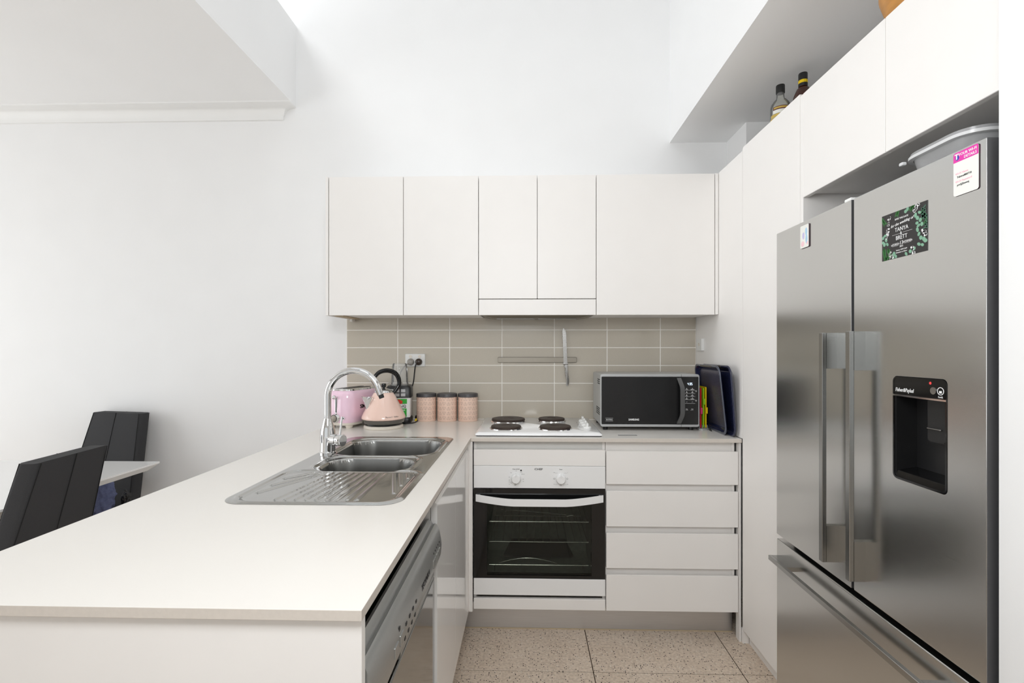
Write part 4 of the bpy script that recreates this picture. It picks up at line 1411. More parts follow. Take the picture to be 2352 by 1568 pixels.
H0 = heart()
hprint = B()
RC, NC = 0.0542, 14
for r_ in range(5):
    for c_ in range(NC):
        up = 1 if c_ % 2 == 0 else -1
        a0, z0 = 2 * math.pi * (c_ + 0.5) / NC, 0.021 + r_ * 0.0262
        if r_ == 4:
            z0 -= 0.001
        pts = []
        for s_ in (0.0100, 0.0092):
            for (u, w) in H0:
                a = a0 + u * s_ / RC
                zz = min(z0 + up * w * s_, 0.1335)
                pts.append(((RC + 0.0002) * math.cos(a), (RC + 0.0002) * math.sin(a), zz))
        n = len(H0)
        hprint.add(pts, [(i, (i + 1) % n, n + (i + 1) % n, n + i) for i in range(n)])
        a1 = 0.00035 / RC
        hprint.add([((RC + 0.0002) * math.cos(a0 + q * a1), (RC + 0.0002) * math.sin(a0 + q * a1), min(z0 + up * w, 0.1335)) for q, w in ((-1, -0.0065), (1, -0.0065), (1, 0.0048), (-1, 0.0048))], [(0, 1, 2, 3)])
CAN = ((-0.5652, 2.757, 0.10, 'pink canister with a heart print, leftmost of three, next to the blender'),
       (-0.4480, 2.754, 0.75, 'pink canister with a heart print, middle one of the three'),
       (-0.3310, 2.758, 0.30, 'pink canister with a heart print, rightmost of three, next to the cooktop'))
first = None
for xx, yy, rz, lab in CAN:
    if first is None:
        t = thing('canister', lab, 'canister', (xx, yy, ZC), rz, 'heart print canisters', world=False)
        B().lathe([(0.0525, 0), (RC, 0.002), (RC, 0.1365), (0.05, 0.1365)], (0, 0, 0), 48).build('body', 'canister_pink', t, ang=50)
        B().lathe([(0.0555, 0.1340), (0.0575, 0.1355), (0.0560, 0.1380), (0.0560, 0.1500), (0.0545, 0.1530), (0.050, 0.1532), (0.0485, 0.1515), (0, 0.1515)], (0, 0, 0), 48).build('lid', 'canister_lid', t, ang=40)
        hprint.build('printed_hearts', 'canister_print', t, smooth=False)
        first = t
    else:
        r_ = first.copy()
        COL.objects.link(r_)
        r_.location = (xx, yy, ZC)
        r_.rotation_euler = (0, 0, rz)
        r_['label'] = lab
        for ch in first.children:
            c_ = ch.copy()
            COL.objects.link(c_)
            c_.parent = r_

# ---- loose plug with a yellow tag
t = thing('power_plug', 'black loose power plug with a yellow tag beside the canisters', 'plug', (-0.6315, 2.775, ZC))
B().lathe([(0.004, 0.0), (0.015, 0.004), (0.0185, 0.015), (0.016, 0.026), (0.006, 0.032), (0, 0.032)], (-0.6130, 2.762, ZC + 0.0002), 20).build('plug_body', 'black_gloss', t, ang=60)
B().add([(-0.628, 2.733, ZC + 0.001), (-0.606, 2.730, ZC + 0.001), (-0.603, 2.739, ZC + 0.016), (-0.622, 2.741, ZC + 0.013)], [(0, 1, 2, 3)]).build('tag', 'yellow', t)
b = B().tube(spline([(-0.612, 2.745, ZC + 0.006), (-0.606, 2.70, ZC + 0.0035), (-0.612, 2.645, ZC + 0.0035), (-0.640, 2.612, ZC + 0.0035), (-0.668, 2.614, ZC + 0.0035)], 6), 0.0032, 8)
b.build('cord', 'black_plastic', t)

# ---- power point with two plugs
YP = YW - 0.0075
t = thing('power_point', 'white double power point on the splashback tiles', 'socket', (-0.64, YP, 1.25))
b = B()
loops(b, [[(a, YP + 0.0002, c) for a, c in rrect(-0.6975, -0.5825, 1.2105, 1.2850, 0.004, 4)], [(a, YP - 0.008, c) for a, c in rrect(-0.6965, -0.5835, 1.2115, 1.2840, 0.004, 4)], [(a, YP - 0.010, c) for a, c in rrect(-0.6945, -0.5855, 1.2135, 1.2820, 0.003, 4)]])
b.build('plate', 'white_plastic', t, ang=40)
for xx in (-0.6665, -0.6140):
    B().lathe([(0.0085, 0), (0.0085, 0.0015), (0.0078, 0.002), (0, 0.002)], (xx, YP - 0.010, 1.2685), 20, 'y').build('switch', 'cream', t)
for nm, lab, xx, m_, cord in (('mains_plug', 'grey plug on the left of the power point', -0.6630, 'grey_plastic', [(-0.672, YP - 0.036, 1.233), (-0.682, YP - 0.036, 1.224), (-0.700, YP - 0.03, 1.208), (-0.722, YP - 0.026, 1.17), (-0.735, YP - 0.026, 1.08), (-0.74, YP - 0.026, 0.93)]),
                              ('mains_plug', 'dark brown plug on the right of the power point', -0.6165, 'brown_plastic', [(-0.624, YP - 0.036, 1.231), (-0.632, YP - 0.038, 1.216), (-0.638, YP - 0.032, 1.180), (-0.645, YP - 0.026, 1.130), (-0.656, YP - 0.022, 1.085), (-0.670, YP - 0.02, 1.0), (-0.672, YP - 0.02, 0.93)])):
    p = thing(nm, lab, 'plug', (xx, YP - 0.01, 1.238))
    B().lathe([(0.0185, 0.0004), (0.0195, 0.006), (0.0190, 0.018), (0.0150, 0.027), (0.007, 0.031), (0, 0.031)], (xx, YP - 0.010, 1.2385), 24, 'y').build('plug_body', m_, p, ang=60)
    B().tube(spline([(xx - 0.002, YP - 0.036, 1.237)] + cord, 6), 0.0036, 8).build('cord', 'black_plastic' if 'brown' in m_ else 'grey_plastic', p, ang=60)

# ---- knife rack and bread knife
t = thing('knife_rack', 'satin steel magnetic knife rack on the splashback tiles', 'knife rack', (0.06, YP, 1.25))
b = B()
loops(b, [[(a, YP + 0.0002, c) for a, c in rrect(-0.1655, 0.2835, 1.2345, 1.2650, 0.005, 4)], [(a, YP - 0.008, c) for a, c in rrect(-0.1655, 0.2835, 1.2345, 1.2650, 0.005, 4)], [(a, YP - 0.0095, c) for a, c in rrect(-0.1640, 0.2820, 1.2360, 1.2635, 0.004, 4)]])
b.build('bar', 'steel_satin', t, ang=40)
t = thing('bread_knife', 'serrated steel bread knife hanging on the magnetic rack', 'knife', (0.22, YP - 0.011, 1.10))
edge = []
for k in range(36):
    u = k / 35
    edge.append((0.2019 + 0.0069 * u + (0.0007 if k % 2 else -0.0004), 1.4135 - 0.1799 * u))
blade = [(0.2072, 1.4305)] + edge + [(0.2302, 1.2336), (0.2262, 1.330), (0.2228, 1.4020), (0.2195, 1.414), (0.2140, 1.424)]
B().prism(blade[::-1], YP - 0.0125, YP - 0.0100, 'y').build('blade', 'steel_blade', t, smooth=False)
B().box(0.2050, 0.2330, YP - 0.0165, YP - 0.0065, 1.2245, 1.2335, 0.002, 2).build('bolster', 'steel_blade', t)
hl = [(0.2150, 1.2240), (0.2105, 1.2180), (0.2130, 1.2070), (0.2165, 1.1960), (0.2150, 1.1840), (0.2165, 1.1700), (0.2200, 1.1530), (0.2245, 1.1330), (0.2255, 1.1200), (0.2222, 1.1080), (0.2290, 1.1010),
      (0.2345, 1.1060), (0.2395, 1.1180), (0.2405, 1.1330), (0.2385, 1.1500), (0.2350, 1.1750), (0.2325, 1.2000), (0.2310, 1.2240)]
b = B()
cxm, czm = 0.2255, 1.165
rings = []
for yy, k in ((YP - 0.0065, 0.80), (YP - 0.0085, 0.95), (YP - 0.0125, 1.0), (YP - 0.0165, 0.95), (YP - 0.0185, 0.80)):
    ring = []
    for i, (a, c) in enumerate(hl):
        j = len(hl) - 1 - i
        mid = ((a + hl[j][0]) / 2)
        ring.append((mid + (a - mid) * k, yy, c))
    rings.append(ring)
loops(b, rings).build('handle', 'steel_blade', t, ang=50)

# ---- chopping boards in a stand
t = thing('board_stand', 'grey stand holding slim coloured chopping boards beside the microwave', 'stand', (0.878, 2.58, ZC))
b = B()
loops(b, [[(a, c, ZC + 0.0002) for a, c in rrect(0.8535, 0.9095, 2.462, 2.700, 0.02, 5)], [(a, c, ZC + 0.006) for a, c in rrect(0.8535, 0.9095, 2.462, 2.700, 0.02, 5)], [(a, c, ZC + 0.008) for a, c in rrect(0.8575, 0.9055, 2.466, 2.696, 0.018, 5)]])
b.build('base', 'silver_paint', t, ang=40)
for xx in (0.8600, 0.8730, 0.8855, 0.8975):
    B().prism([(2.472, ZC + 0.008), (2.472, ZC + 0.022), (2.60, ZC + 0.055), (2.69, ZC + 0.055), (2.69, ZC + 0.008)], xx - 0.0012, xx + 0.0012, 'x').build('divider', 'silver_paint', t)
for xx, m_, lab, zt_, tabz, edge_m in ((0.8665, 'red', 'red chopping board in the stand, nearest the microwave', 1.118, 1.004, 'pink_hot'), (0.8795, 'green', 'green chopping board in the middle of the stand', 1.116, 1.050, 'green'),
                                       (0.8917, 'yellow', 'yellow chopping board in the stand, nearest the baking trays', 1.122, 1.006, 'yellow')):
    p = thing('chopping_board', lab, 'chopping board', (xx, 2.58, ZC + 0.009), 0, 'chopping boards in the stand')
    B().prism(rrect(2.474, 2.690, ZC + 0.0085, zt_, 0.006, 4), xx - 0.0028, xx + 0.0028, 'x').build('board', m_, p)
    B().prism(rrect(2.4655, 2.4735, tabz - 0.016, tabz + 0.016, 0.0039, 4), xx - 0.0042, xx + 0.0055, 'x').build('tab', edge_m, p)

# ---- baking trays leaning in the corner
def baking_tray(label, x, y0, y1, h, lean, depth, m_in, m_rim):
    t = thing('baking_tray', label, 'baking tray', (x, (y0 + y1) / 2, ZC), 0, 'baking trays', world=False)
    L = (y1 - y0) / 2
    M = Matrix.Rotation(R(lean), 4, 'Y')

    def ring(dl, w):
        return [(w, u, v + h / 2) for u, v in rrect(-L + dl, L - dl, -h / 2 + dl, h / 2 - dl, max(0.012, 0.040 - dl * 0.4), 7)]
    b = B()
    loops(b, [ring(0.0, 0.004), ring(-0.0005, 0.001), ring(0.0015, -0.001), ring(0.009, -0.001), ring(0.011, 0.001)], False, False)
    b.xf(M).build('rim', m_rim, t, ang=60)
    b = B()
    loops(b, [ring(0.011, 0.001), ring(0.0165, depth * 0.72), ring(0.022, depth), ring(0.030, depth - 0.001)], False, False)
    b.xf(M).build('wall', 'tray_enamel', t, ang=60)
    b = B()
    loops(b, [ring(0.030, depth - 0.001), ring(0.034, depth - 0.003), ring(0.05, depth - 0.003)], False, True)
    b.xf(M).build('panel', m_in, t, ang=60)
    b = B()
    loops(b, [ring(0.0, 0.004), ring(0.008, depth * 0.6), ring(0.020, depth + 0.002)], False, True)
    b.xf(M).build('underside', 'tray_enamel', t, ang=60)
    for sg in (1,):
        hb_ = B().prism(rrect(-0.075, 0.075, h - 0.0105, h - 0.0025, 0.0035, 4), -0.0016, -0.0008, 'x')
        hb_.xf(M).build('hand_grip', 'steel_satin', t)
    return t


baking_tray('dark blue speckled baking tray, the front one of two in the corner', 0.9190, 2.288, 2.625, 0.326, -6.2, 0.016, 'tray_face', 'tray_rim')
baking_tray('dark blue deep baking tray, the rear one against the pantry side', 0.9385, 2.240, 2.610, 0.326, -4.0, 0.017, 'tray_enamel', 'tray_enamel')
t = thing('peg', 'small black peg lying in front of the baking trays', 'peg', (0.896, 2.44, ZC))
B().box(0.8975, 0.9015, 2.420, 2.450, ZC + 0.0005, ZC + 0.006, 0.001, 1).build('peg_half', 'black_plastic', t)
B().prism([(2.424, ZC + 0.006), (2.452, ZC + 0.006), (2.452, ZC + 0.017)], 0.8978, 0.9012, 'x').build('peg_jaw', 'black_plastic', t)

# ---- clear label stuck on the worktop
t = thing('worktop_label', 'faint clear label stuck on the worktop in front of the microwave', 'label', (0.465, 2.30, ZC))
B().box(0.425, 0.512, 2.292, 2.318, ZC + 0.0001, ZC + 0.0004).build('film', 'cup_plastic', t)
b = B()
b.box(0.428, 0.508, 2.2945, 2.2965, ZC + 0.0004, ZC + 0.0006).box(0.426, 0.510, 2.306, 2.3085, ZC + 0.0004, ZC + 0.0006)
b.build('print_lines', 'grey_plastic', t, smooth=False)

# ---- switch on the pantry side
t = thing('isolator_switch', 'small white switch on the pantry side above the baking trays', 'switch', (0.955, 2.73, 1.336))
B().box(0.9440, XT + 0.0004, 2.688, 2.762, 1.3030, 1.3690, 0.002, 2).build('plate', 'white_plastic', t)
B().box(0.9425, 0.9442, 2.715, 2.735, 1.328, 1.346, 0.0008, 1).build('rocker', 'cream', t)
b = B()
b.cyl((0.9419, 2.725, 1.3405), 0.002, 0.001, 'x', 10)
b.build('marker', 'ink_grey', t)

# ================================================================== on and above the fridge
# ---- invitation card
t = thing('invitation_card', 'black square invitation card with green foliage on the fridge door', 'card', (0.8765, 1.1686, 1.526))
CY, CZ, CW, CH = 1.1686, 1.5815, 0.1378, 0.1105
CX = FX - 0.0008
B().box(CX, CX + 0.0006, CY - CW / 2, CY + CW / 2, CZ - CH / 2, CZ + CH / 2).build('card_sheet', 'card_black', t)


def uv(u, v):
    """card units -1..1 to the fridge front (u to the right)."""
    return (CY - u * CW / 2, CZ + v * CH / 2)


def leaf(b, u, v, ln, wd, ang, lift):
    pts = []
    for k in range(10):
        a = 2 * math.pi * k / 10
        lx, ly = ln * math.cos(a), wd * math.sin(a)
        du = lx * math.cos(ang) - ly * math.sin(ang)
        dv = lx * math.sin(ang) + ly * math.cos(ang)
        y_, z_ = uv(u, v)
        pts.append((max(CY - CW / 2, min(CY + CW / 2, y_ - du)), max(CZ - CH / 2, min(CZ + CH / 2, z_ + dv))))
    b.prism(pts, CX - lift, CX, 'x')


lr = random.Random(3)
pale, dark, teal, white = B(), B(), B(), B()
for u, v in ((-0.94, 0.02), (-0.84, 0.10), (-0.95, -0.18), (-0.80, -0.10), (-0.88, -0.28), (-0.74, -0.30), (0.68, 0.62), (0.60, 0.42), (0.72, 0.30), (0.64, 0.10), (0.60, -0.06), (0.66, -0.25), (0.74, -0.42), (0.86, -0.50),
             (0.92, -0.58), (0.66, -0.66), (0.80, -0.72), (0.46, -0.78), (0.30, -0.86), (0.12, -0.92), (-0.42, -0.80), (-0.34, -0.92), (-0.46, -0.95), (0.10, 0.86), (0.18, 0.94), (0.78, 0.12), (0.52, 0.56), (0.58, 0.22)):
    leaf(pale, u, v, lr.uniform(0.0042, 0.0058), lr.uniform(0.0032, 0.0046), lr.uniform(0, 3.1), lr.uniform(0.0002, 0.0005))
for (u0, v0, ang, k) in ((-0.85, 0.62, 2.2, 7), (-0.30, 0.82, 1.2, 6), (-0.90, -0.50, -1.4, 8), (-0.70, -0.55, -1.2, 8), (0.88, 0.35, 1.9, 6), (0.30, 0.86, 0.7, 5), (-0.72, -0.85, -2.3, 5), (0.90, 0.10, 0.9, 5)):
    for i in range(k):
        u = u0 + 0.04 * i * math.cos(ang) * 1.2
        v = v0 + 0.04 * i * math.sin(ang) * 1.5
        for sg in (-1, 1):
            leaf(dark, u + sg * 0.03, v, 0.0062 - 0.0003 * i, 0.0011, ang + sg * 0.8, 0.0002)
for (u0, v0, ang, k) in ((0.85, 0.75, -1.6, 6), (0.80, 0.45, -0.4, 5), (0.92, -0.05, 1.2, 4)):
    for i in range(k):
        leaf(teal, u0 + 0.05 * i * math.cos(ang), v0 + 0.07 * i * math.sin(ang), 0.0085, 0.0018, ang + (0.9 if i % 2 else -0.9), 0.0003)
for (u0, v0, du, dv, k) in ((-0.62, 0.88, -0.02, -0.13, 8), (0.60, 0.96, -0.035, -0.055, 6), (-0.58, -0.72, 0.0, -0.12, 3), (0.38, -0.70, 0.02, -0.11, 4), (0.84, -0.16, 0.03, -0.06, 4), (-0.54, -0.96, 0.02, 0.05, 3)):
    for i in range(k):
        for q in range(3):
            leaf(white, u0 + du * i + lr.uniform(-0.06, 0.06), v0 + dv * i + lr.uniform(-0.05, 0.05), 0.0026, 0.0021, lr.uniform(0, 3), 0.0004)
dark.build('fern', 'leaf_dark', t, smooth=False)
teal.build('fern', 'leaf_teal', t, smooth=False)
pale.build('eucalyptus', 'leaf_pale', t, smooth=False)
white.build('blossom', 'ink_white', t, smooth=False)
b = B()


def cl(s_, size, u, v, **kw):
    y_, z_ = uv(u, v)
    lettering(b, s_, size, (CX - 0.0005, y_, z_), '-x', thick=0.0002, **kw)


cl('SAVE THE DATE', 0.0058, -0.08, 0.66)
cl('for the wedding of', 0.0092, -0.08, 0.46, shear=0.5, rot=0.10, bold=0.004)
cl('TANYA', 0.0135, -0.08, 0.20, sx=0.92)
cl('&', 0.010, -0.10, 0.02)
cl('BRETT', 0.0135, -0.08, -0.16, sx=0.92)
cl('13', 0.0125, -0.08, -0.40)
cl('SATURDAY', 0.0052, -0.36, -0.42)
cl('NOVEMBER', 0.0052, 0.20, -0.40)
cl('2021', 0.0058, -0.08, -0.54)
cl('Sutton, NSW 2620', 0.0044, -0.08, -0.68)
cl('Invitation to follow', 0.0044, -0.08, -0.78)
for (ua, ub, v_) in ((-0.50, -0.16, 0.01), (-0.02, 0.38, 0.03), (-0.50, -0.22, -0.365), (-0.50, -0.22, -0.475), (0.04, 0.34, -0.345), (0.04, 0.34, -0.455)):
    ya, za = uv(ua, v_)
    yb, zb = uv(ub, v_)
    b.box(CX - 0.0006, CX, yb, ya, za - 0.00022, za + 0.00022)
b.build('lettering', 'ink_white', t, smooth=False)

# ---- wi-fi details magnet
t = thing('wifi_magnet', 'white and pink wi-fi details magnet near the top of the fridge', 'magnet', (0.876, 1.005, 1.62))
wy0, wy1, wz0, wz1 = 0.9765, 1.0330, 1.6215, 1.7100
B().prism(rrect(wy0, wy1, wz0, wz1, 0.0045, 5), FX - 0.0016, FX - 0.0001, 'x').build('magnet_sheet', 'magnet_edge', t)
B().prism(rrect(wy0 + 0.0002, wy1 - 0.0002, wz0 + 0.0002, wz1 - 0.0002, 0.0045, 5), FX - 0.0020, FX - 0.0016, 'x').build('face', 'paper', t)
top = [p for p in rrect(wy0 + 0.0002, wy1 - 0.0002, 1.6835, wz1 - 0.0002, 0.0045, 5)]
top = [(a, c) if c > 1.69 else ((wy1 - 0.0002) if a > 1.0 else (wy0 + 0.0002), 1.6900) for a, c in top]
B().prism(top, FX - 0.0023, FX - 0.0020, 'x').build('header', 'magenta', t)
b = B()
lettering(b, 'YOUR WI-FI', 0.0076, (FX - 0.0025, wy0 + 0.0035, 1.7030), '-x', align='RIGHT', bold=0.01)
lettering(b, 'DETAILS', 0.0076, (FX - 0.0025, wy0 + 0.0035, 1.6950), '-x', align='RIGHT', bold=0.01)
lettering(b, 'T', 0.0150, (FX - 0.0028, 1.0245, 1.7005), '-x', bold=0.03)
b.build('lettering', 'ink_white', t, smooth=False)
b = B()
b.prism([(1.0235 + 0.0042 * math.cos(R(a)), 1.6985 + 0.0050 * math.sin(R(a))) for a in range(0, 360, 20)], FX - 0.0025, FX - 0.0022, 'x')
b.build('logo', 'logo_blue', t, smooth=False)
b = B()
lettering(b, 'Wi-Fi Name', 0.0058, (FX - 0.0022, wy1 - 0.005, 1.6660), '-x', align='LEFT')
lettering(b, 'Wi-Fi Password', 0.0058, (FX - 0.0022, wy1 - 0.005, 1.6500), '-x', align='LEFT')
b.build('print', 'ink_pink', t, smooth=False)
b = B()
lettering(b, 'Telstra8B0710', 0.0056, (FX - 0.0022, wy1 - 0.0085, 1.6590), '-x', align='LEFT')
lettering(b, 'yrv2j2hwwq', 0.0056, (FX - 0.0022, wy1 - 0.0085, 1.6430), '-x', align='LEFT')
b.build('print', 'ink', t, smooth=False)

# ---- small magnet, plain pastel print
t = thing('fridge_magnet', 'small white magnet with a pastel blue and pink print on the far fridge door', 'magnet', (0.876, 1.5725, 1.63))
B().prism(rrect(1.5490, 1.5962, 1.6295, 1.7015, 0.0035, 4), FX - 0.0030, FX - 0.0001, 'x').build('magnet_sheet', 'magnet_edge', t)
B().prism(rrect(1.5494, 1.5958, 1.6299, 1.7011, 0.0035, 4), FX - 0.0034, FX - 0.0030, 'x').build('face', 'paper', t)


def blob(cy_, cz_, ry, rz_, m_, x_, name):
    B().prism([(cy_ + ry * math.cos(R(a)), cz_ + rz_ * math.sin(R(a))) for a in range(0, 360, 20)], x_, FX - 0.0034, 'x').build(name, m_, t, smooth=False)


blob(1.5625, 1.6790, 0.0060, 0.0120, 'pastel_blue', FX - 0.0036, 'print_patch')
blob(1.5610, 1.6560, 0.0055, 0.0150, 'pastel_blue', FX - 0.0037, 'print_patch')
blob(1.5820, 1.6430, 0.0090, 0.0085, 'pastel_pink', FX - 0.0036, 'print_patch')
blob(1.5780, 1.6680, 0.0060, 0.0110, 'pastel_lilac', FX - 0.0036, 'print_patch')
blob(1.5560, 1.6420, 0.0040, 0.0050, 'pastel_pink', FX - 0.0038, 'print_patch')

# ---- plastic tub on the fridge
t = thing('plastic_tub', 'clear plastic storage tub on top of the fridge', 'tub', (1.15, 1.19, FZ))


def tubring(inset, z):
    return [(a, c, z) for a, c in rrect(0.955 + inset, 1.360 - inset, 1.085 + inset, 1.290 - inset, 0.055 - inset * 0.5, 7)]


b = B()
loops(b, [tubring(0.024, FZ + 0.0005), tubring(0.021, FZ + 0.004), tubring(0.006, FZ + 0.070)], True, False)
b.build('box', 'tub_plastic', t, ang=60)
b = B()
loops(b, [tubring(0.006, FZ + 0.066), tubring(-0.003, FZ + 0.067), tubring(-0.003, FZ + 0.074), tubring(0.006, FZ + 0.0745)], False, False)
b.build('rim', 'tub_rim_plastic', t, ang=40)
b = B()
loops(b, [tubring(0.002, FZ + 0.0748), tubring(0.001, FZ + 0.082), tubring(0.006, FZ + 0.084), tubring(0.016, FZ + 0.0835)], False, True)
b.build('lid', 'tub_plastic', t, ang=40)
B().box(0.9485, 0.960, 1.268, 1.282, FZ + 0.060, FZ + 0.069, 0.003, 2).build('clip', 'tub_rim_plastic', t)

# ---- bottles on the pantry
TZ = 2.195
t = thing('whisky_bottle', 'clear whisky bottle with a black cap on the pantry, left of two', 'bottle', (1.090, 2.145, TZ), 0, 'bottles on the pantry')
c_ = (1.090, 2.145, TZ)
B().lathe([(0.036, 0.0008), (0.0395, 0.006), (0.0395, 0.150), (0.036, 0.166), (0.026, 0.181), (0.0165, 0.190), (0.0150, 0.200), (0.0148, 0.216)], c_, 32).build('glass', 'bottle_glass', t, ang=60)
B().lathe([(0.034, 0.004), (0.0365, 0.008), (0.0365, 0.118), (0, 0.118)], c_, 28).build('whisky', 'whisky', t, ang=60)
B().lathe([(0.0172, 0.214), (0.0176, 0.216), (0.0176, 0.246), (0.0166, 0.2485), (0, 0.2485)], c_, 28).build('cap', 'black_plastic', t, ang=40)


def wrap(z0, z1, r_, a0, a1, m_, name, c=c_, par=None):
    vs_, fs_ = [], []
    for k in range(17):
        a = R(a0 + (a1 - a0) * k / 16)
        for zz, rr2 in ((z0, r_), (z1, r_)):
            vs_.append((c[0] + rr2 * math.cos(a), c[1] + rr2 * math.sin(a), c[2] + zz))
    for k in range(16):
        fs_.append((2 * k, 2 * k + 2, 2 * k + 3, 2 * k + 1))
    B().add(vs_, fs_).build(name, m_, par)


wrap(0.015, 0.100, 0.0399, 170, 330, 'label_gold', 'label', par=t)
wrap(0.022, 0.092, 0.0402, 178, 322, 'label_maroon', 'label_panel', par=t)
wrap(0.104, 0.116, 0.0399, 185, 315, 'label_gold', 'neck_label', par=t)
wrap(0.118, 0.132, 0.0399, 200, 300, 'paper', 'neck_label', par=t)
wrap(0.133, 0.147, 0.0399, 200, 300, 'label_maroon', 'neck_label', par=t)
wrap(0.137, 0.144, 0.0401, 205, 295, 'label_gold', 'neck_label', par=t)
t = thing('liqueur_bottle', 'dark brown bottle with a yellow neck band on the pantry, right of two', 'bottle', (1.142, 2.066, TZ), 0, 'bottles on the pantry')
c2 = (1.142, 2.066, TZ)
B().lathe([(0.036, 0.0008), (0.040, 0.006), (0.041, 0.110), (0.0405, 0.135), (0.036, 0.160), (0.028, 0.180), (0.0245, 0.1875), (0.0235, 0.191), (0.0170, 0.194), (0.0150, 0.200), (0.0148, 0.212), (0, 0.212)], c2, 32).build('glass', 'bottle_brown', t, ang=50)
B().lathe([(0.0168, 0.200), (0.0172, 0.202), (0.0172, 0.252), (0.0160, 0.255), (0, 0.255)], c2, 28).build('cap', 'black_plastic', t, ang=40)
wrap(0.2125, 0.2250, 0.0175, 0, 360, 'yellow', 'neck_band', c2, t)
wrap(0.040, 0.120, 0.0415, 160, 330, 'paper', 'label', c2, t)
wrap(0.060, 0.115, 0.0418, 165, 225, 'yellow', 'label_panel', c2, t)
wrap(0.100, 0.135, 0.0418, 230, 262, 'sticker_red', 'label_panel', c2, t)

# ---- wooden bowl on the overhead cupboard
t = thing('wooden_bowl', 'rounded golden wooden bowl on top of the overhead cupboard', 'bowl', (1.090, 1.382, 2.1990))
B().lathe([(0.030, 0.0), (0.034, 0.004), (0.060, 0.022), (0.085, 0.055), (0.099, 0.100), (0.101, 0.140), (0.095, 0.170), (0.089, 0.168), (0.093, 0.140), (0.090, 0.100), (0.074, 0.058), (0.045, 0.026), (0, 0.016)], (1.090, 1.382, 2.1990), 40).build('bowl_wall', 'bowl_wood', t, ang=60)

# ================================================================== dining side
t = thing('dining_table', 'glossy white dining table beyond the peninsula', 'table', (-2.45, 1.9, 0))
tb = B()
x0, x1, y0, y1 = -3.10, -1.835, 1.40, 2.412
v = [(x0, y0, 0.750), (x1, y0, 0.750), (x1, y1, 0.750), (x0, y1, 0.750),
     (x0, y0, 0.742), (x1, y0, 0.742), (x1, y1, 0.742), (x0, y1, 0.742),
     (x0 + 0.035, y0 + 0.035, 0.712), (x1 - 0.035, y0 + 0.035, 0.712), (x1 - 0.035, y1 - 0.035, 0.712), (x0 + 0.035, y1 - 0.035, 0.712)]
tb.add(v, [(0, 1, 2, 3), (11, 10, 9, 8)] + [(q * 4 + i, q * 4 + (i + 1) % 4, q * 4 + 4 + (i + 1) % 4, q * 4 + 4 + i) for q in (0, 1) for i in range(4)])
tb.build('tabletop', 'table_white', t, smooth=False)
B().box(-2.62, -2.28, 1.72, 2.10, 0.03, 0.712, 0.004, 2).build('pedestal', 'table_white', t)
B().box(-2.80, -2.20, 1.64, 2.15, 0.0, 0.03, 0.004, 2).build('foot_plate', 'table_white', t)


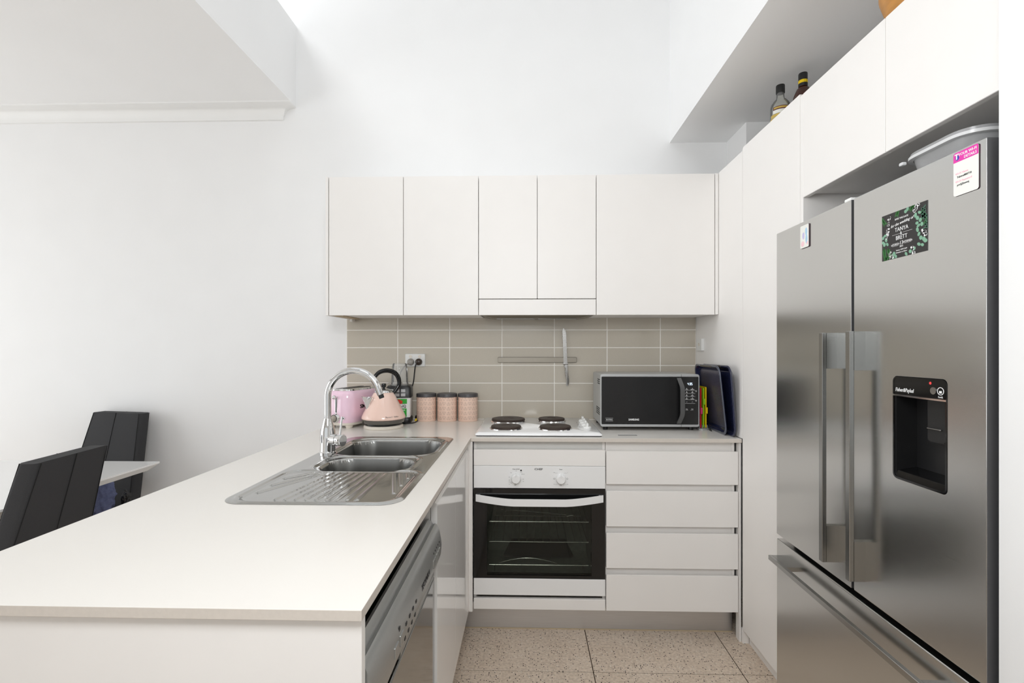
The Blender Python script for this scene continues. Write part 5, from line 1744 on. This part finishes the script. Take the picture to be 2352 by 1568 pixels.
def dining_chair(label, loc, rz, hw_top, hw_bot, ztop, lean):
    """Padded chair; local +y is the rear of the backrest."""
    t = thing('dining_chair', label, 'chair', loc, rz, 'black dining chairs', world=False)
    b = B()
    zb = 0.40
    rings = []
    th = 0.062
    for k in range(11):
        u = k / 10
        z_ = zb + (ztop - zb) * u
        yc = 0.155 + math.tan(R(lean)) * (z_ - zb)
        hw = hw_bot + (hw_top - hw_bot) * u
        th_ = th if u < 0.95 else th * 0.94
        rings.append([(a, yc + c, z_ + 0.010 * math.cos(a / hw_top * 2.2) * (1 if k == 10 else 0)) for a, c in rrect(-hw, hw, 0, th_, 0.014, 4)])
    loops(b, rings)
    b.build('backrest', 'chair_fabric', t, ang=40)
    # stitched seams on both faces
    for off, nm in ((-0.0006, 'seam'), (th + 0.0006, 'seam')):
        for sx in (0.0,):
            B().tube([(sx, 0.155 + math.tan(R(lean)) * (z_ - zb) + off, z_) for z_ in (0.47, 0.6, 0.75, ztop - 0.004)], 0.0018, 6).build(nm, 'chair_thread', t)
        pts = []
        for k in range(8):
            u = k / 7
            z_ = 0.5 + (ztop - 0.006 - 0.5) * u
            uu = (z_ - zb) / (ztop - zb)
            pts.append((hw_bot + (hw_top - hw_bot) * uu - 0.010, 0.155 + math.tan(R(lean)) * (z_ - zb) + off, z_))
        B().tube(pts, 0.0015, 6).build(nm, 'chair_thread', t)
        B().tube([(-p[0], p[1], p[2]) for p in pts], 0.0015, 6).build(nm, 'chair_thread', t)
    B().box(-hw_bot, hw_bot, -0.27, 0.150, 0.395, 0.475, 0.018, 3).build('seat', 'chair_fabric', t)
    for sx in (-1, 1):
        for sy in (-0.23, 0.13):
            b = B()
            loops(b, [[(sx * (hw_bot - 0.03) + a, sy + c, 0.0) for a, c in rrect(-0.014, 0.014, -0.014, 0.014, 0.003, 2)],
                      [(sx * (hw_bot - 0.035) + a, sy + c, 0.397) for a, c in rrect(-0.020, 0.020, -0.020, 0.020, 0.003, 2)]])
            b.build('leg', 'chair_fabric', t)
    return t


CH_A = (-2.372, 2.445)
dining_chair('black padded dining chair beyond the table, against the wall', (CH_A[0], CH_A[1], 0), R(-10), 0.165, 0.235, 0.955, 13)
dining_chair('black padded dining chair in front of the table with its back to the peninsula', (-1.887, 1.596, 0), R(-83.2), 0.150, 0.195, 0.960, 14)


def crumple(name, label, cat, c, sx, sy, sz, m_, seed, amp):
    bm = bmesh.new()
    bmesh.ops.create_icosphere(bm, subdivisions=5, radius=1.0)
    from mathutils import noise
    for q in bm.verts:
        p = q.co.copy()
        n_ = noise.fractal(p * 1.7 + Vector((seed, 0, 0)), 0.8, 2.0, 4)
        fold = abs(math.sin(p.z * 7 + 2.5 * noise.noise(p * 1.4 + Vector((0, seed, 0)))))
        q.co = p * (1 + amp * n_ - 0.10 * fold)
        q.co.x *= sx
        q.co.y *= sy
        q.co.z = max(q.co.z, -0.75) * sz
    zmin = min(q.co.z for q in bm.verts)
    b = B().bm(bm, Matrix.Translation((c[0], c[1], c[2] - zmin)))
    return tag(b.build(name, m_, None, ang=180), label, cat)


crumple('jacket', 'crumpled blue-grey jacket on the chair seat under the table edge', 'jacket', (-2.180, 2.455, 0.4765), 0.058, 0.082, 0.10, 'jacket_blue', 3.0, 0.20)
crumple('plastic_bag', 'shiny black plastic bag on the chair beside the blue jacket', 'bag', (-2.128, 2.560, 0.4765), 0.022, 0.020, 0.050, 'bag_black', 9.0, 0.32)

for o in list(bpy.data.objects):
    if o.parent is not None and o.name.split('.')[0] in ('lettering', 'dial_marks', 'printed_hearts', 'fern', 'eucalyptus', 'blossom', 'vent_slots', 'print', 'print_lines', 'sticker_lines', 'clock_digits', 'carcass', 'cavity', 'rack', 'floor_element'):
        if o.name.split('.')[0] not in ('carcass', 'cavity', 'rack', 'floor_element'):
            o['kind'] = 'stuff'
    if '_world' in o.keys():
        del o['_world']
